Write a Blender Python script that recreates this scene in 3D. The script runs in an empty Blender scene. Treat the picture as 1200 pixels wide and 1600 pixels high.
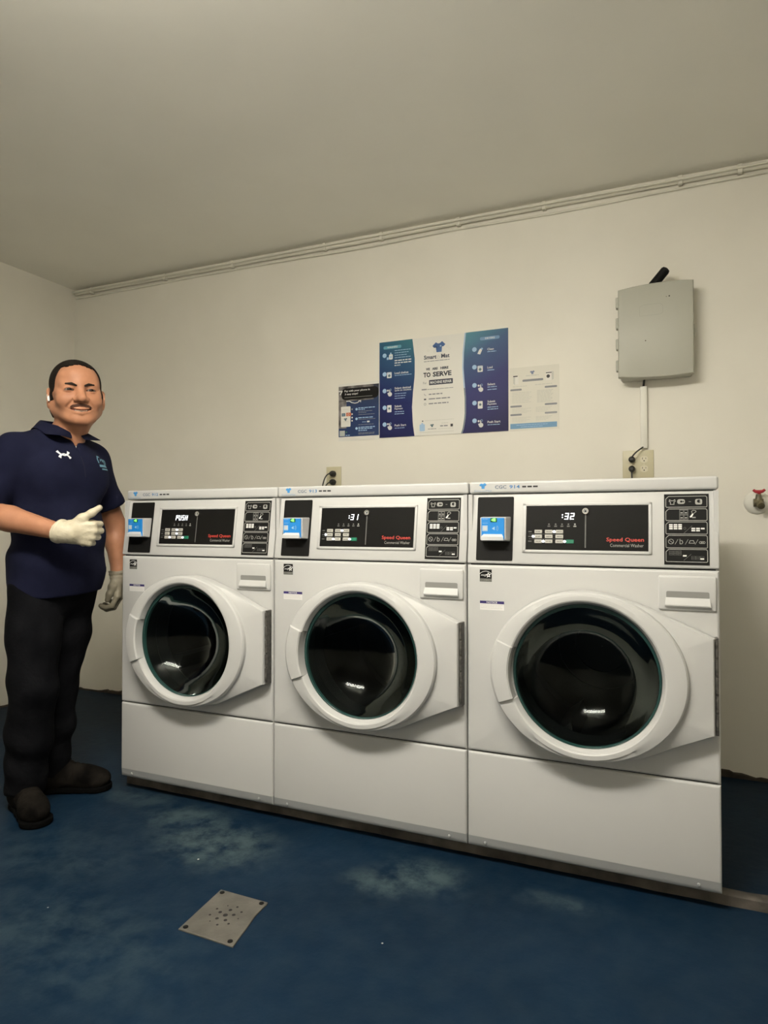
import bpy, bmesh, math, random
import numpy as np
from mathutils import Vector, Matrix
from mathutils.bvhtree import BVHTree

random.seed(7)
SC = bpy.context.scene
COL = SC.collection
PI = math.pi

# ------------------------------------------------------------------ camera
cam = bpy.data.cameras.new('camera')
cam.sensor_fit = 'HORIZONTAL'
cam.sensor_width = 36.0
cam.lens = 31.286
cam.clip_start = 0.02
cam_o = bpy.data.objects.new('camera', cam)
cam_o.location = (1.950, -1.9507, 1.0213)
cam_o.rotation_euler = (PI/2 + 0.0165, 0.0, 0.411)
COL.objects.link(cam_o)
SC.camera = cam_o

# ------------------------------------------------------------------ view, world, lights
vs = SC.view_settings
vs.view_transform = 'Standard'
vs.look = 'None'
vs.gamma = 1.0
vs.use_curve_mapping = False
vs.exposure = 0.0
SC.cycles.max_bounces = 10
SC.cycles.diffuse_bounces = 5
SC.cycles.glossy_bounces = 5
SC.cycles.transparent_max_bounces = 12

world = bpy.data.worlds.new('world')
SC.world = world
world.use_nodes = True
world.node_tree.nodes['Background'].inputs[0].default_value = (1.0, 0.95, 0.85, 1)
world.node_tree.nodes['Background'].inputs[1].default_value = 0.0

ROOM_X0, ROOM_X1, ROOM_Y0, ROOM_Y1, ROOM_H = -1.48, 3.3, -3.3, 1.085, 2.475
LAMP = (1.12, -1.42)                  # centre of the ceiling fixture; its glowing lens is the room's light
LAMP_LEN, LAMP_W = 1.20, 0.26
LAMP_STRENGTH = 80.0
ADDED_UP = 62.0  # upward glow, added only to brighten the ceiling
LAMP_COLOR = (1.0, 0.94, 0.835)

# ------------------------------------------------------------------ materials
MATS = {}
def mat(name, col, rough=0.5, metal=0.0, emit=None, estr=0.0, spec=0.5, coat=0.0):
    if name in MATS: return MATS[name]
    m = bpy.data.materials.new(name); m.use_nodes = True
    b = m.node_tree.nodes['Principled BSDF']
    b.inputs['Base Color'].default_value = (*col, 1)
    b.inputs['Roughness'].default_value = rough
    b.inputs['Metallic'].default_value = metal
    b.inputs['Specular IOR Level'].default_value = spec
    b.inputs['Coat Weight'].default_value = coat
    if emit:
        b.inputs['Emission Color'].default_value = (*emit, 1)
        b.inputs['Emission Strength'].default_value = estr
    MATS[name] = m
    return m

def noisy(name, c1, c2, scale=6.0, rough=0.6, bump=0.0, bscale=60.0, detail=4.0, lo=0.35, hi=0.65, spec=0.5):
    m = bpy.data.materials.new(name); m.use_nodes = True
    nt = m.node_tree; N = nt.nodes; L = nt.links
    b = N['Principled BSDF']
    tc = N.new('ShaderNodeTexCoord')
    no = N.new('ShaderNodeTexNoise'); no.inputs['Scale'].default_value = scale; no.inputs['Detail'].default_value = detail
    L.new(tc.outputs['Object'], no.inputs['Vector'])
    cr = N.new('ShaderNodeValToRGB')
    cr.color_ramp.elements[0].position = lo; cr.color_ramp.elements[0].color = (*c1, 1)
    cr.color_ramp.elements[1].position = hi; cr.color_ramp.elements[1].color = (*c2, 1)
    L.new(no.outputs['Fac'], cr.inputs['Fac']); L.new(cr.outputs['Color'], b.inputs['Base Color'])
    b.inputs['Roughness'].default_value = rough
    b.inputs['Specular IOR Level'].default_value = spec
    if bump > 0:
        n2 = N.new('ShaderNodeTexNoise'); n2.inputs['Scale'].default_value = bscale; n2.inputs['Detail'].default_value = 5
        L.new(tc.outputs['Object'], n2.inputs['Vector'])
        bp = N.new('ShaderNodeBump'); bp.inputs['Strength'].default_value = bump; bp.inputs['Distance'].default_value = 0.01
        L.new(n2.outputs['Fac'], bp.inputs['Height']); L.new(bp.outputs['Normal'], b.inputs['Normal'])
    MATS[name] = m
    return m

WALL = noisy('wall_paint', (0.76, 0.735, 0.655), (0.80, 0.775, 0.695), 2.5, 0.55, 0.10, 14.0)
CEIL = noisy('ceiling_paint', (0.83, 0.815, 0.74), (0.86, 0.845, 0.77), 2.0, 0.7, 0.06, 30.0)
ENAMEL = mat('white_enamel', (0.49, 0.492, 0.482), 0.40, spec=0.35, coat=0.05)
PLASTIC = mat('white_plastic', (0.49, 0.492, 0.482), 0.42, spec=0.35)
GREYBAND = mat('grey_enamel', (0.30, 0.31, 0.31), 0.4)
BLACK = mat('black_panel', (0.0065, 0.0063, 0.006), 0.35, spec=0.16)
BLACKM = mat('matte_black', (0.0075, 0.0073, 0.007), 0.55, spec=0.14)
SEAM = mat('dark_gap', (0.01, 0.01, 0.01), 0.9)
STEEL = mat('drum_steel', (0.045, 0.045, 0.045), 0.45, 0.4)
CHROME = mat('chrome', (0.7, 0.7, 0.68), 0.2, 1.0)
HINGE = noisy('hinge_metal', (0.035, 0.033, 0.03), (0.10, 0.095, 0.085), 90, 0.4)
TEAL = mat('teal_glass_edge', (0.010, 0.042, 0.038), 0.35)
GASKET = mat('rubber_gasket', (0.02, 0.022, 0.022), 0.5)
KEYGREY = mat('key_grey', (0.42, 0.41, 0.37), 0.5)
KEYTXT = mat('key_print', (0.08, 0.08, 0.08), 0.6)
GREEN = mat('start_green', (0.01, 0.16, 0.09), 0.4)
LEDW = mat('white_led', (0.8, 0.8, 0.8), 0.4, emit=(0.92, 0.96, 1.0), estr=3.0)
LEDG = mat('green_led', (0.1, 0.6, 0.1), 0.4, emit=(0.22, 1.0, 0.12), estr=1.6)
GREENDK = mat('green_screen', (0.01, 0.07, 0.02), 0.3)
PRINTW = mat('white_print', (0.72, 0.72, 0.70), 0.6)
PRINTG = mat('grey_print', (0.30, 0.30, 0.28), 0.6)
PRINTD = mat('dim_print', (0.10, 0.10, 0.095), 0.6)
PRINTK = mat('black_print', (0.02, 0.02, 0.022), 0.6)
REDTXT = mat('red_print', (0.50, 0.05, 0.035), 0.5)
BLUE = mat('reader_blue', (0.015, 0.22, 0.62), 0.4)
READER = mat('reader_grey', (0.42, 0.42, 0.42), 0.45)
READERL = mat('reader_light_grey', (0.55, 0.56, 0.56), 0.45)
PALEBLUE = mat('pale_blue_print', (0.35, 0.52, 0.72), 0.6)
LOGOBLUE = mat('logo_blue', (0.05, 0.26, 0.58), 0.5)
LOGODEEP = mat('logo_deep_blue', (0.035, 0.10, 0.27), 0.5)
NAVYTXT = mat('navy_print', (0.03, 0.035, 0.06), 0.6)
PURPLE = mat('purple_print', (0.03, 0.02, 0.12), 0.5)
PAPER = mat('paper_white', (0.74, 0.73, 0.68), 0.5)
PAPER2 = mat('paper_cream', (0.70, 0.68, 0.60), 0.55)
FAINT = mat('faint_print', (0.55, 0.55, 0.50), 0.6)
BARGREY = mat('bar_grey', (0.22, 0.23, 0.25), 0.6)
SKYBAR = mat('sky_blue_print', (0.13, 0.29, 0.47), 0.5)
ORANGE = mat('orange_print', (0.60, 0.16, 0.07), 0.5)
SLATE = mat('slate_print', (0.09, 0.15, 0.18), 0.5)
BOXGREY = mat('box_grey', (0.42, 0.42, 0.36), 0.45)
BOXLINE = mat('box_line', (0.34, 0.34, 0.29), 0.5)
RACE = mat('raceway_white', (0.76, 0.75, 0.68), 0.45)
IVORY = mat('outlet_ivory', (0.56, 0.52, 0.36), 0.4)
IVORY2 = mat('outlet_light', (0.66, 0.62, 0.48), 0.4)
RUBBER = mat('black_rubber', (0.012, 0.012, 0.010), 0.5)
CABLEP = noisy('painted_cable', (0.68, 0.66, 0.57), (0.74, 0.72, 0.63), 10, 0.6)
BRASS = noisy('old_brass', (0.06, 0.055, 0.03), (0.16, 0.14, 0.08), 60, 0.45)
REDV = mat('valve_red', (0.36, 0.02, 0.03), 0.4)
DRAINM = noisy('drain_metal', (0.072, 0.068, 0.058), (0.112, 0.105, 0.09), 14, 0.5, 0.1, 80)
CURB = noisy('curb_timber', (0.030, 0.026, 0.022), (0.11, 0.095, 0.08), 9, 0.7, 0.3, 50)
BASEM = noisy('rough_base', (0.012, 0.010, 0.008), (0.06, 0.045, 0.03), 12, 0.9)
LAMPB = mat('lamp_base', (0.7, 0.7, 0.66), 0.5)
LAMPG = mat('lamp_glow', (0.9, 0.9, 0.85), 0.5, emit=LAMP_COLOR, estr=LAMP_STRENGTH)
LAMP_ADDED = mat('added_uplight', (0.9, 0.9, 0.85), 0.5, emit=LAMP_COLOR, estr=ADDED_UP)

def floor_material():
    m = bpy.data.materials.new('blue_floor_paint'); m.use_nodes = True
    nt = m.node_tree; N = nt.nodes; L = nt.links; b = N['Principled BSDF']
    tc = N.new('ShaderNodeTexCoord')
    def noise(s, d=5, rough=0.6):
        n = N.new('ShaderNodeTexNoise'); n.inputs['Scale'].default_value = s; n.inputs['Detail'].default_value = d
        n.inputs['Roughness'].default_value = rough
        L.new(tc.outputs['Object'], n.inputs['Vector']); return n
    def ramp(src, a, b_, c0=(0, 0, 0), c1=(1, 1, 1)):
        r = N.new('ShaderNodeValToRGB'); e = r.color_ramp.elements
        e[0].position = a; e[0].color = (*c0, 1); e[1].position = b_; e[1].color = (*c1, 1)
        L.new(src, r.inputs['Fac']); return r
    def math_(op, a, bb):
        n = N.new('ShaderNodeMath'); n.operation = op
        for i, v in enumerate((a, bb)):
            if isinstance(v, (int, float)): n.inputs[i].default_value = v
            else: L.new(v, n.inputs[i])
        return n.outputs[0]
    base = ramp(noise(1.6).outputs['Fac'], 0.3, 0.7, (0.0020, 0.0105, 0.025), (0.0040, 0.0165, 0.037))
    fine = ramp(noise(16, 6).outputs['Fac'], 0.38, 0.75)
    acc = None
    for (cx, cy, rx, ry, amp) in ((0.60, -0.20, 0.25, 0.17, 0.85), (0.42, -0.10, 0.20, 0.13, 0.7), (1.27, -0.12, 0.15, 0.11, 0.85), (1.18, -0.20, 0.13, 0.08, 0.7), (0.55, -0.75, 0.45, 0.22, 0.22),
                                  (1.45, -0.98, 0.14, 0.07, 0.5), (1.65, -0.10, 0.14, 0.05, 0.4), (0.12, -0.02, 0.22, 0.09, 0.4), (0.20, -0.45, 0.3, 0.2, 0.2)):
        mp = N.new('ShaderNodeMapping'); mp.vector_type = 'TEXTURE'
        mp.inputs['Location'].default_value = (cx, cy, 0); mp.inputs['Scale'].default_value = (rx, ry, 1.0)
        L.new(tc.outputs['Object'], mp.inputs['Vector'])
        ln = N.new('ShaderNodeVectorMath'); ln.operation = 'LENGTH'
        L.new(mp.outputs['Vector'], ln.inputs[0])
        mr = N.new('ShaderNodeMapRange'); mr.interpolation_type = 'SMOOTHSTEP'
        mr.inputs['From Min'].default_value = 1.25; mr.inputs['From Max'].default_value = 0.2
        mr.inputs['To Max'].default_value = amp
        L.new(ln.outputs['Value'], mr.inputs['Value'])
        acc = mr.outputs['Result'] if acc is None else math_('MAXIMUM', acc, mr.outputs['Result'])
    wear = math_('MULTIPLY', acc, ramp(noise(8, 9, 0.72).outputs['Fac'], 0.40, 0.60).outputs['Color'])
    wear2 = math_('ADD', wear, math_('MULTIPLY', fine.outputs['Color'], 0.11))
    mx = N.new('ShaderNodeMix'); mx.data_type = 'RGBA'
    L.new(wear2, mx.inputs['Factor']); L.new(base.outputs['Color'], mx.inputs['A']); mx.inputs['B'].default_value = (0.052, 0.080, 0.088, 1)
    vo = N.new('ShaderNodeTexVoronoi'); vo.inputs['Scale'].default_value = 7.0
    L.new(tc.outputs['Object'], vo.inputs['Vector'])
    speck = ramp(vo.outputs['Distance'], 0.014, 0.026, (1, 1, 1), (0, 0, 0))
    sel = ramp(noise(3.1, 2).outputs['Fac'], 0.43, 0.45)
    mx2 = N.new('ShaderNodeMix'); mx2.data_type = 'RGBA'
    L.new(math_('MULTIPLY', speck.outputs['Color'], sel.outputs['Color']), mx2.inputs['Factor'])
    L.new(mx.outputs['Result'], mx2.inputs['A']); mx2.inputs['B'].default_value = (0.6, 0.6, 0.55, 1)
    L.new(mx2.outputs['Result'], b.inputs['Base Color'])
    b.inputs['Roughness'].default_value = 0.55
    b.inputs['Specular IOR Level'].default_value = 0.10
    bp = N.new('ShaderNodeBump'); bp.inputs['Strength'].default_value = 0.15; bp.inputs['Distance'].default_value = 0.01
    L.new(noise(26, 6).outputs['Fac'], bp.inputs['Height']); L.new(bp.outputs['Normal'], b.inputs['Normal'])
    return m
FLOOR = floor_material()

def glass_material():
    m = bpy.data.materials.new('door_glass'); m.use_nodes = True
    nt = m.node_tree; N = nt.nodes; L = nt.links
    for n in list(N):
        if n.type == 'BSDF_PRINCIPLED': N.remove(n)
    out = [n for n in N if n.type == 'OUTPUT_MATERIAL'][0]
    tr = N.new('ShaderNodeBsdfTransparent'); tr.inputs['Color'].default_value = (0.42, 0.45, 0.44, 1)
    gl = N.new('ShaderNodeBsdfGlossy'); gl.inputs['Roughness'].default_value = 0.06; gl.inputs['Color'].default_value = (0.20, 0.215, 0.21, 1)
    fr = N.new('ShaderNodeFresnel'); fr.inputs['IOR'].default_value = 1.5
    mx = N.new('ShaderNodeMixShader')
    L.new(fr.outputs[0], mx.inputs[0]); L.new(tr.outputs[0], mx.inputs[1]); L.new(gl.outputs[0], mx.inputs[2])
    L.new(mx.outputs[0], out.inputs['Surface'])
    return m
GLASS = glass_material()

# ------------------------------------------------------------------ mesh helpers
def rotx(a): return Matrix.Rotation(a, 4, 'X')
def T(x, y, z): return Matrix.Translation((x, y, z))

class MB:
    def __init__(s): s.v = []; s.f = []; s.m = []; s.mats = []
    def mi(s, m):
        if m not in s.mats: s.mats.append(m)
        return s.mats.index(m)
    def add(s, verts, faces, m, M=None):
        o = len(s.v); k = s.mi(m)
        s.v += [tuple(M @ Vector(p)) for p in verts] if M else [tuple(p) for p in verts]
        for f in faces: s.f.append([i+o for i in f]); s.m.append(k)
    def box(s, x0, x1, y0, y1, z0, z1, m, bev=0.0, seg=2, M=None):
        bm = bmesh.new(); bmesh.ops.create_cube(bm, size=1)
        for v in bm.verts: v.co = ((x0+x1)/2+v.co.x*(x1-x0), (y0+y1)/2+v.co.y*(y1-y0), (z0+z1)/2+v.co.z*(z1-z0))
        if bev > 0: bmesh.ops.bevel(bm, geom=bm.edges[:], offset=bev, segments=seg, affect='EDGES', profile=0.5)
        s.frombm(bm, m, M)
    def frombm(s, bm, m, M=None):
        bm.verts.index_update()
        s.add([v.co[:] for v in bm.verts], [[v.index for v in f.verts] for f in bm.faces], m, M); bm.free()
    def lathe(s, prof, m, c=(0, 0, 0), axis='y', n=48, M=None, cap0=False, cap1=False):
        vs_, fs = [], []
        for r, h in prof:
            for i in range(n):
                a = 2*PI*i/n; p, q = r*math.cos(a), r*math.sin(a)
                vs_.append({'y': (c[0]+p, c[1]+h, c[2]+q), 'z': (c[0]+p, c[1]+q, c[2]+h), 'x': (c[0]+h, c[1]+p, c[2]+q)}[axis])
        for j in range(len(prof)-1):
            for i in range(n):
                k = (i+1) % n; fs.append([j*n+i, j*n+k, (j+1)*n+k, (j+1)*n+i])
        if cap0: fs.append(list(range(n))[::-1])
        if cap1: fs.append([(len(prof)-1)*n+i for i in range(n)])
        s.add(vs_, fs, m, M)
    def tube(s, pts, r, m, n=8, M=None):
        pts = [Vector(p) for p in pts]; vs_, fs = [], []; prev = None
        for i, p in enumerate(pts):
            d = (pts[min(i+1, len(pts)-1)]-pts[max(i-1, 0)]).normalized()
            if prev is None: u = d.orthogonal().normalized()
            else: u = (prev-d*prev.dot(d)).normalized()
            prev = u; w = d.cross(u)
            rr = r[i] if isinstance(r, (list, tuple)) else r
            for k in range(n):
                a = 2*PI*k/n; vs_.append(tuple(p+u*(rr*math.cos(a))+w*(rr*math.sin(a))))
        for i in range(len(pts)-1):
            for k in range(n):
                l = (k+1) % n; fs.append([i*n+k, i*n+l, (i+1)*n+l, (i+1)*n+k])
        fs.append(list(range(n))[::-1]); fs.append([(len(pts)-1)*n+k for k in range(n)])
        s.add(vs_, fs, m, M)
    def prism(s, poly, y0, y1, m, M=None):               # polygon in x,z pushed from y0 to y1
        n = len(poly)
        vs_ = [(p[0], y0, p[1]) for p in poly]+[(p[0], y1, p[1]) for p in poly]
        fs = [list(range(n)), list(range(2*n-1, n-1, -1))]+[[i, n+i, n+(i+1) % n, (i+1) % n] for i in range(n)]
        s.add(vs_, fs, m, M)
    def build(s, name, parent=None, smooth=True, ang=35):
        me = bpy.data.meshes.new(name)
        me.from_pydata(s.v, [], s.f)
        for m in s.mats: me.materials.append(m)
        me.polygons.foreach_set('material_index', s.m)
        bm = bmesh.new(); bm.from_mesh(me)
        bmesh.ops.recalc_face_normals(bm, faces=bm.faces[:])
        if smooth:
            for f in bm.faces: f.smooth = True
            for e in bm.edges:
                if len(e.link_faces) == 2 and e.calc_face_angle(0) > math.radians(ang): e.smooth = False
        bm.to_mesh(me); bm.free(); me.update()
        o = bpy.data.objects.new(name, me); COL.objects.link(o)
        if parent is not None: o.parent = parent
        return o

TEXTC = {}
def text_mesh(body, bold=0.0):
    key = (body, bold)
    if key in TEXTC: return TEXTC[key]
    c = bpy.data.curves.new('t', 'FONT'); c.body = body; c.resolution_u = 2; c.offset = bold
    o = bpy.data.objects.new('t', c); COL.objects.link(o)
    dg = bpy.context.evaluated_depsgraph_get(); ev = o.evaluated_get(dg); me = ev.to_mesh()
    v = [(p.co.x, p.co.y) for p in me.vertices]; f = [list(p.vertices) for p in me.polygons]
    ev.to_mesh_clear(); bpy.data.objects.remove(o); bpy.data.curves.remove(c)
    xs = [p[0] for p in v]; ys = [p[1] for p in v]
    x0, x1 = min(xs), max(xs); y0, y1 = min(ys), max(ys)
    TEXTC[key] = ([((a-x0)/(x1-x0), (b-y0)/(y1-y0)) for a, b in v], f)
    return TEXTC[key]

class Decal:
    """flat printing laid on a face: local (u, v) with outward normal; M maps (u, 0, v) where -y is outward"""
    def __init__(s, mb, M=None, lift=0.0004): s.mb = mb; s.M = M; s.l = lift
    def poly(s, pts, m, lv=1):
        s.mb.add([(p[0], -s.l*lv, p[1]) for p in pts], [list(range(len(pts)))], m, s.M)
    def rect(s, u0, u1, v0, v1, m, lv=1): s.poly([(u0, v0), (u1, v0), (u1, v1), (u0, v1)], m, lv)
    def rrect(s, u0, u1, v0, v1, r, m, lv=1):
        pts = []
        for cx, cy, a0 in ((u1-r, v0+r, -90), (u1-r, v1-r, 0), (u0+r, v1-r, 90), (u0+r, v0+r, 180)):
            for k in range(4):
                a = math.radians(a0+30*k); pts.append((cx+r*math.cos(a), cy+r*math.sin(a)))
        s.poly(pts, m, lv)
    def disc(s, u, v, r, m, lv=1, n=16, ry=None):
        s.poly([(u+r*math.cos(2*PI*i/n), v+(ry or r)*math.sin(2*PI*i/n)) for i in range(n)], m, lv)
    def ring(s, pts, w, m, lv=1, closed=True):
        n = len(pts)
        for i in range(n if closed else n-1):
            a, b = Vector(pts[i]), Vector(pts[(i+1) % n])
            d = (b-a); 
            if d.length < 1e-9: continue
            d.normalize(); nn = Vector((-d.y, d.x))*w/2; e = d*w*0.3
            s.poly([tuple(a-e-nn), tuple(b+e-nn), tuple(b+e+nn), tuple(a-e+nn)], m, lv)
    def circ(s, u, v, r, w, m, lv=1, n=16, a0=0.0, a1=2*PI):
        full = abs(a1-a0-2*PI) < 1e-6
        k = n if full else n+1
        s.ring([(u+r*math.cos(a0+(a1-a0)*i/n), v+r*math.sin(a0+(a1-a0)*i/n)) for i in range(k)], w, m, lv, full)
    def text(s, body, u0, u1, v0, v1, m, lv=1, bold=0.0, slant=0.0):
        v, f = text_mesh(body, bold)
        s.mb.add([(u0+(a+slant*b)*(u1-u0), -s.l*lv, v0+b*(v1-v0)) for a, b in v], f, m, s.M)
    def bars(s, u0, u1, v, h, m, lv=1, words=4, seed=1):
        rnd = random.Random(seed); x = u0; W = u1-u0
        while x < u1-W*0.04:
            w = min(W/words*rnd.uniform(0.5, 1.3), u1-x)
            s.rect(x, x+w, v-h/2, v+h/2, m, lv); x += w+h*0.7
    def tshirt(s, u, v, w, m, lv=1, hi=None):
        k = w/2
        P = [(-0.45, 0.72), (-0.22, 0.55), (0.0, 0.50), (0.22, 0.58), (0.5, 0.80), (1.0, 0.30), (0.72, 0.02), (0.50, 0.18), (0.42, -0.75), (-0.36, -0.75), (-0.48, 0.12), (-0.72, -0.08), (-1.0, 0.22)]
        C0 = (u, v)
        pts = [(u+a*k, v+b*k) for a, b in P]
        for i in range(len(pts)):
            s.poly([C0, pts[i], pts[(i+1) % len(pts)]], m, lv)
        if hi: s.disc(u+0.28*k, v+0.12*k, 0.12*k, hi, lv+1, 8)

SEG = {'P': 'abefg', 'U': 'bcdef', 'S': 'afgcd', 'H': 'bcefg', '1': 'bc', '2': 'abged', '3': 'abgcd'}
def seven(dc, ch, u, v, w, h, m, lv=2):
    t = w*0.24
    def P(x, y): return (u+x+y*0.14, v+y)
    S = {'a': ((0, h-t), (w, h)), 'g': ((0, h/2-t/2), (w, h/2+t/2)), 'd': ((0, 0), (w, t)), 'f': ((0, h/2), (t, h)), 'b': ((w-t, h/2), (w, h)), 'e': ((0, 0), (t, h/2)), 'c': ((w-t, 0), (w, h/2))}
    for k in SEG[ch]:
        (a, b), (c, d) = S[k]; g = t*0.10
        dc.poly([P(a+g, b+g), P(c-g, b+g), P(c-g, d-g), P(a+g, d-g)], m, lv)

def empty(name, loc, label, cat, group=None, rz=0.0):
    o = bpy.data.objects.new(name, None); o.empty_display_size = 0.1
    o.location = loc; o.rotation_euler = (0, 0, rz); COL.objects.link(o)
    return tag(o, label, cat, group)
def tag(o, label, cat, group=None):
    o['label'] = label; o['category'] = cat
    if group: o['group'] = group
    return o
def struct(o): o['kind'] = 'structure'; return o

# ------------------------------------------------------------------ room shell
def shell(name, b, m):
    mb = MB(); mb.box(*b, m); return struct(mb.build(name, smooth=False))
W_ = 0.12
shell('floor', (ROOM_X0-W_, ROOM_X1+W_, ROOM_Y0-W_, ROOM_Y1+W_, -0.12, 0.0), FLOOR)
shell('ceiling', (ROOM_X0-W_, ROOM_X1+W_, ROOM_Y0-W_, ROOM_Y1+W_, ROOM_H, ROOM_H+0.12), CEIL)
shell('wall_back', (ROOM_X0-W_, ROOM_X1+W_, ROOM_Y1, ROOM_Y1+W_, 0, ROOM_H), WALL)
shell('wall_left', (ROOM_X0-W_, ROOM_X0, ROOM_Y0, ROOM_Y1, 0, ROOM_H), WALL)
shell('wall_right', (ROOM_X1, ROOM_X1+W_, ROOM_Y0, ROOM_Y1, 0, ROOM_H), WALL)
shell('wall_front', (ROOM_X0-W_, ROOM_X1+W_, ROOM_Y0-W_, ROOM_Y0, 0, ROOM_H), WALL)

def ragged(name, axis, a0, a1, at, seed):
    rnd = random.Random(seed); mb = MB(); x = a0; prev = 0.012
    vs_, fs = [], []
    while x <= a1:
        prev = max(0.003, min(0.028, prev+rnd.uniform(-0.008, 0.008)))
        d = 0.008+0.004*rnd.random()
        for (dd, z) in ((0, 0), (-d, 0), (-d*0.8, prev), (0, prev+0.004)):
            vs_.append((x, at+dd, z) if axis == 'x' else (at-dd, x, z))
        x += rnd.uniform(0.01, 0.035)
    n = len(vs_)//4
    for i in range(n-1):
        for k in range(4):
            l = (k+1) % 4; fs.append([i*4+k, i*4+l, i*4+4+l, i*4+4+k])
    fs += [[0, 1, 2, 3], [n*4-4, n*4-3, n*4-2, n*4-1]]
    mb.add(vs_, fs, BASEM); return struct(mb.build(name, smooth=False))
ragged('baseboard_back', 'x', ROOM_X0, ROOM_X1, ROOM_Y1, 3)
ragged('baseboard_left', 'y', ROOM_Y0, ROOM_Y1, ROOM_X0, 5)

# ------------------------------------------------------------------ ceiling light (above the frame)
DROP = 0.14
r = empty('ceiling_light', (LAMP[0], LAMP[1], ROOM_H), 'long hanging ceiling light with glowing lens that lights the laundry room', 'ceiling light')
mb = MB(); mb.box(-LAMP_LEN/2, LAMP_LEN/2, -LAMP_W/2, LAMP_W/2, -DROP-0.025, -DROP, LAMPB, 0.004, 2)
for sx in (-1, 1): mb.box(sx*(LAMP_LEN/2+0.008)-0.008, sx*(LAMP_LEN/2+0.008)+0.008, -LAMP_W/2, LAMP_W/2, -DROP-0.075, -DROP, LAMPB, 0.004, 2)
mb.build('housing', r)
for sx in (-0.4, 0.4):
    mb = MB(); mb.tube([(sx, 0, -0.001), (sx, 0, -DROP)], 0.006, LAMPB, 10); mb.lathe([(0.03, -0.001), (0.03, -0.012), (0.006, -0.014)], LAMPB, (sx, 0, 0), 'z', 20, cap0=True, cap1=True); mb.build('rod', r)
mb = MB(); mb.box(-LAMP_LEN/2+0.03, LAMP_LEN/2-0.03, -LAMP_W/2+0.02, LAMP_W/2-0.02, -DROP-0.002, -DROP+0.004, LAMP_ADDED); mb.build('added_top_glow', r)  # glowing panel added on top of the fixture to lift the ceiling
mb = MB(); n = 12; hw = LAMP_W/2-0.012
sec = [(-hw*math.cos(PI*k/n), -DROP-0.026-0.048*math.sin(PI*k/n)**0.7) for k in range(n+1)]
vs_ = [(x, y, z) for x in (-LAMP_LEN/2+0.002, LAMP_LEN/2-0.002) for (y, z) in sec]
mb.add(vs_, [[k, k+1, n+2+k, n+1+k] for k in range(n)]+[[n, 0, n+1, 2*n+1]], LAMPG); mb.build('lens', r)

# ------------------------------------------------------------------ curb under the machines
mb = MB()
rnd = random.Random(4); xs_ = np.arange(-0.03, 3.28, 0.06)
vs_, fs = [], []
for x in xs_:
    w1, w2, w3 = (rnd.uniform(-0.002, 0.002) for _ in range(3))
    for p in ((0.066+w1, 0.0), (0.067+w2, 0.026), (0.070, 0.030+w3), (0.101, 0.030+w3), (0.104, 0.0)): vs_.append((x, *p))
n = len(xs_)
for i in range(n-1):
    for k in range(5):
        l = (k+1) % 5; fs.append([i*5+k, i*5+l, i*5+5+l, i*5+5+k])
fs += [[0, 1, 2, 3, 4], [(n-1)*5+k for k in range(5)]]
mb.add(vs_, fs, CURB)
tag(mb.build('floor_curb'), 'low worn brown kerb strip running on the floor under the washer fronts', 'curb')

# ------------------------------------------------------------------ washing machine
WW = 0.684
SEAMZ, LOWZ, BOTZ = 0.898, 0.338, 0.055
TILT = 0.14
DC = (0.348, 0.602)           # door centre
def fascia_M(): 
    a = math.atan(TILT)
    return T(0, 0, SEAMZ) @ Matrix.Rotation(-a, 4, 'X')
FM = fascia_M()
SL = 1/math.cos(math.atan(TILT))

def door_radius(th):
    ea, eb = 0.2625, 0.232
    re = 1/math.sqrt((math.cos(th)/ea)**2+(math.sin(th)/eb)**2)
    poly = [(0.10, 0.2150), (0.170, 0.190), (0.322, 0.121), (0.322, -0.128), (0.130, -0.215), (0.05, -0.222)]
    c, s_ = math.cos(th), math.sin(th); best = 0
    for i in range(len(poly)-1):
        (x1, y1), (x2, y2) = poly[i], poly[i+1]
        ex, ey = x2-x1, y2-y1; den = c*ey-s_*ex
        if abs(den) < 1e-9: continue
        t = (x1*ey-y1*ex)/den; u = (x1*s_-y1*c)/den
        if t > 0 and -1e-6 <= u <= 1+1e-6: best = max(best, t)
    return re, max(re, best)

def door_mesh():
    HA, HB = math.radians(160.5), math.radians(201.5)
    ths = set()
    for i in range(144): ths.add(2*PI*i/144)
    for p in ((0.322, 0.121), (0.322, -0.128)): ths.add(math.atan2(p[1], p[0]) % (2*PI))
    for h in (HA, HB): ths.add(h-0.006); ths.add(h+0.006)
    ths = sorted(ths)
    vs_, fs = [], []
    for th in ths:
        re, rb = door_radius(th); z = HA < th < HB
        fl = rb-re
        if z:
            prof = [(0.1975, 0.036), (0.1965, 0.044), (0.1985, 0.048), (0.1990, 0.040), (0.2035, 0.040), (0.2050, 0.076), (0.209, 0.080), (re-0.030, 0.078), (re-0.010, 0.073), (re-0.003, 0.066), (re, 0.052)]
        else:
            prof = [(0.1975, 0.036), (0.1965, 0.044), (0.1975, 0.052), (0.205, 0.069), (0.209, 0.0715), (0.215, 0.0715), (0.221, 0.071), (re-0.018, 0.069), (re-0.006, 0.066), (re-0.002, 0.061), (re, 0.050)]
        k = min(1.0, fl/0.03)
        prof += [(re+0.3*fl, 0.050-0.003*k), (rb-0.004*k, 0.046-0.008*k), (rb-0.001*k, 0.042-0.008*k), (rb, 0.036-0.008*k), (rb-0.001, 0.006)]
        for r_, h in prof: vs_.append((DC[0]+r_*math.cos(th), -h, DC[1]+r_*math.sin(th)))
    n, k = len(ths), 16
    for i in range(n):
        j = (i+1) % n
        for q in range(k-1): fs.append([i*k+q, j*k+q, j*k+q+1, i*k+q+1])
        fs.append([i*k+k-1, j*k+k-1, j*k, i*k])
    return vs_, fs

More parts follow.
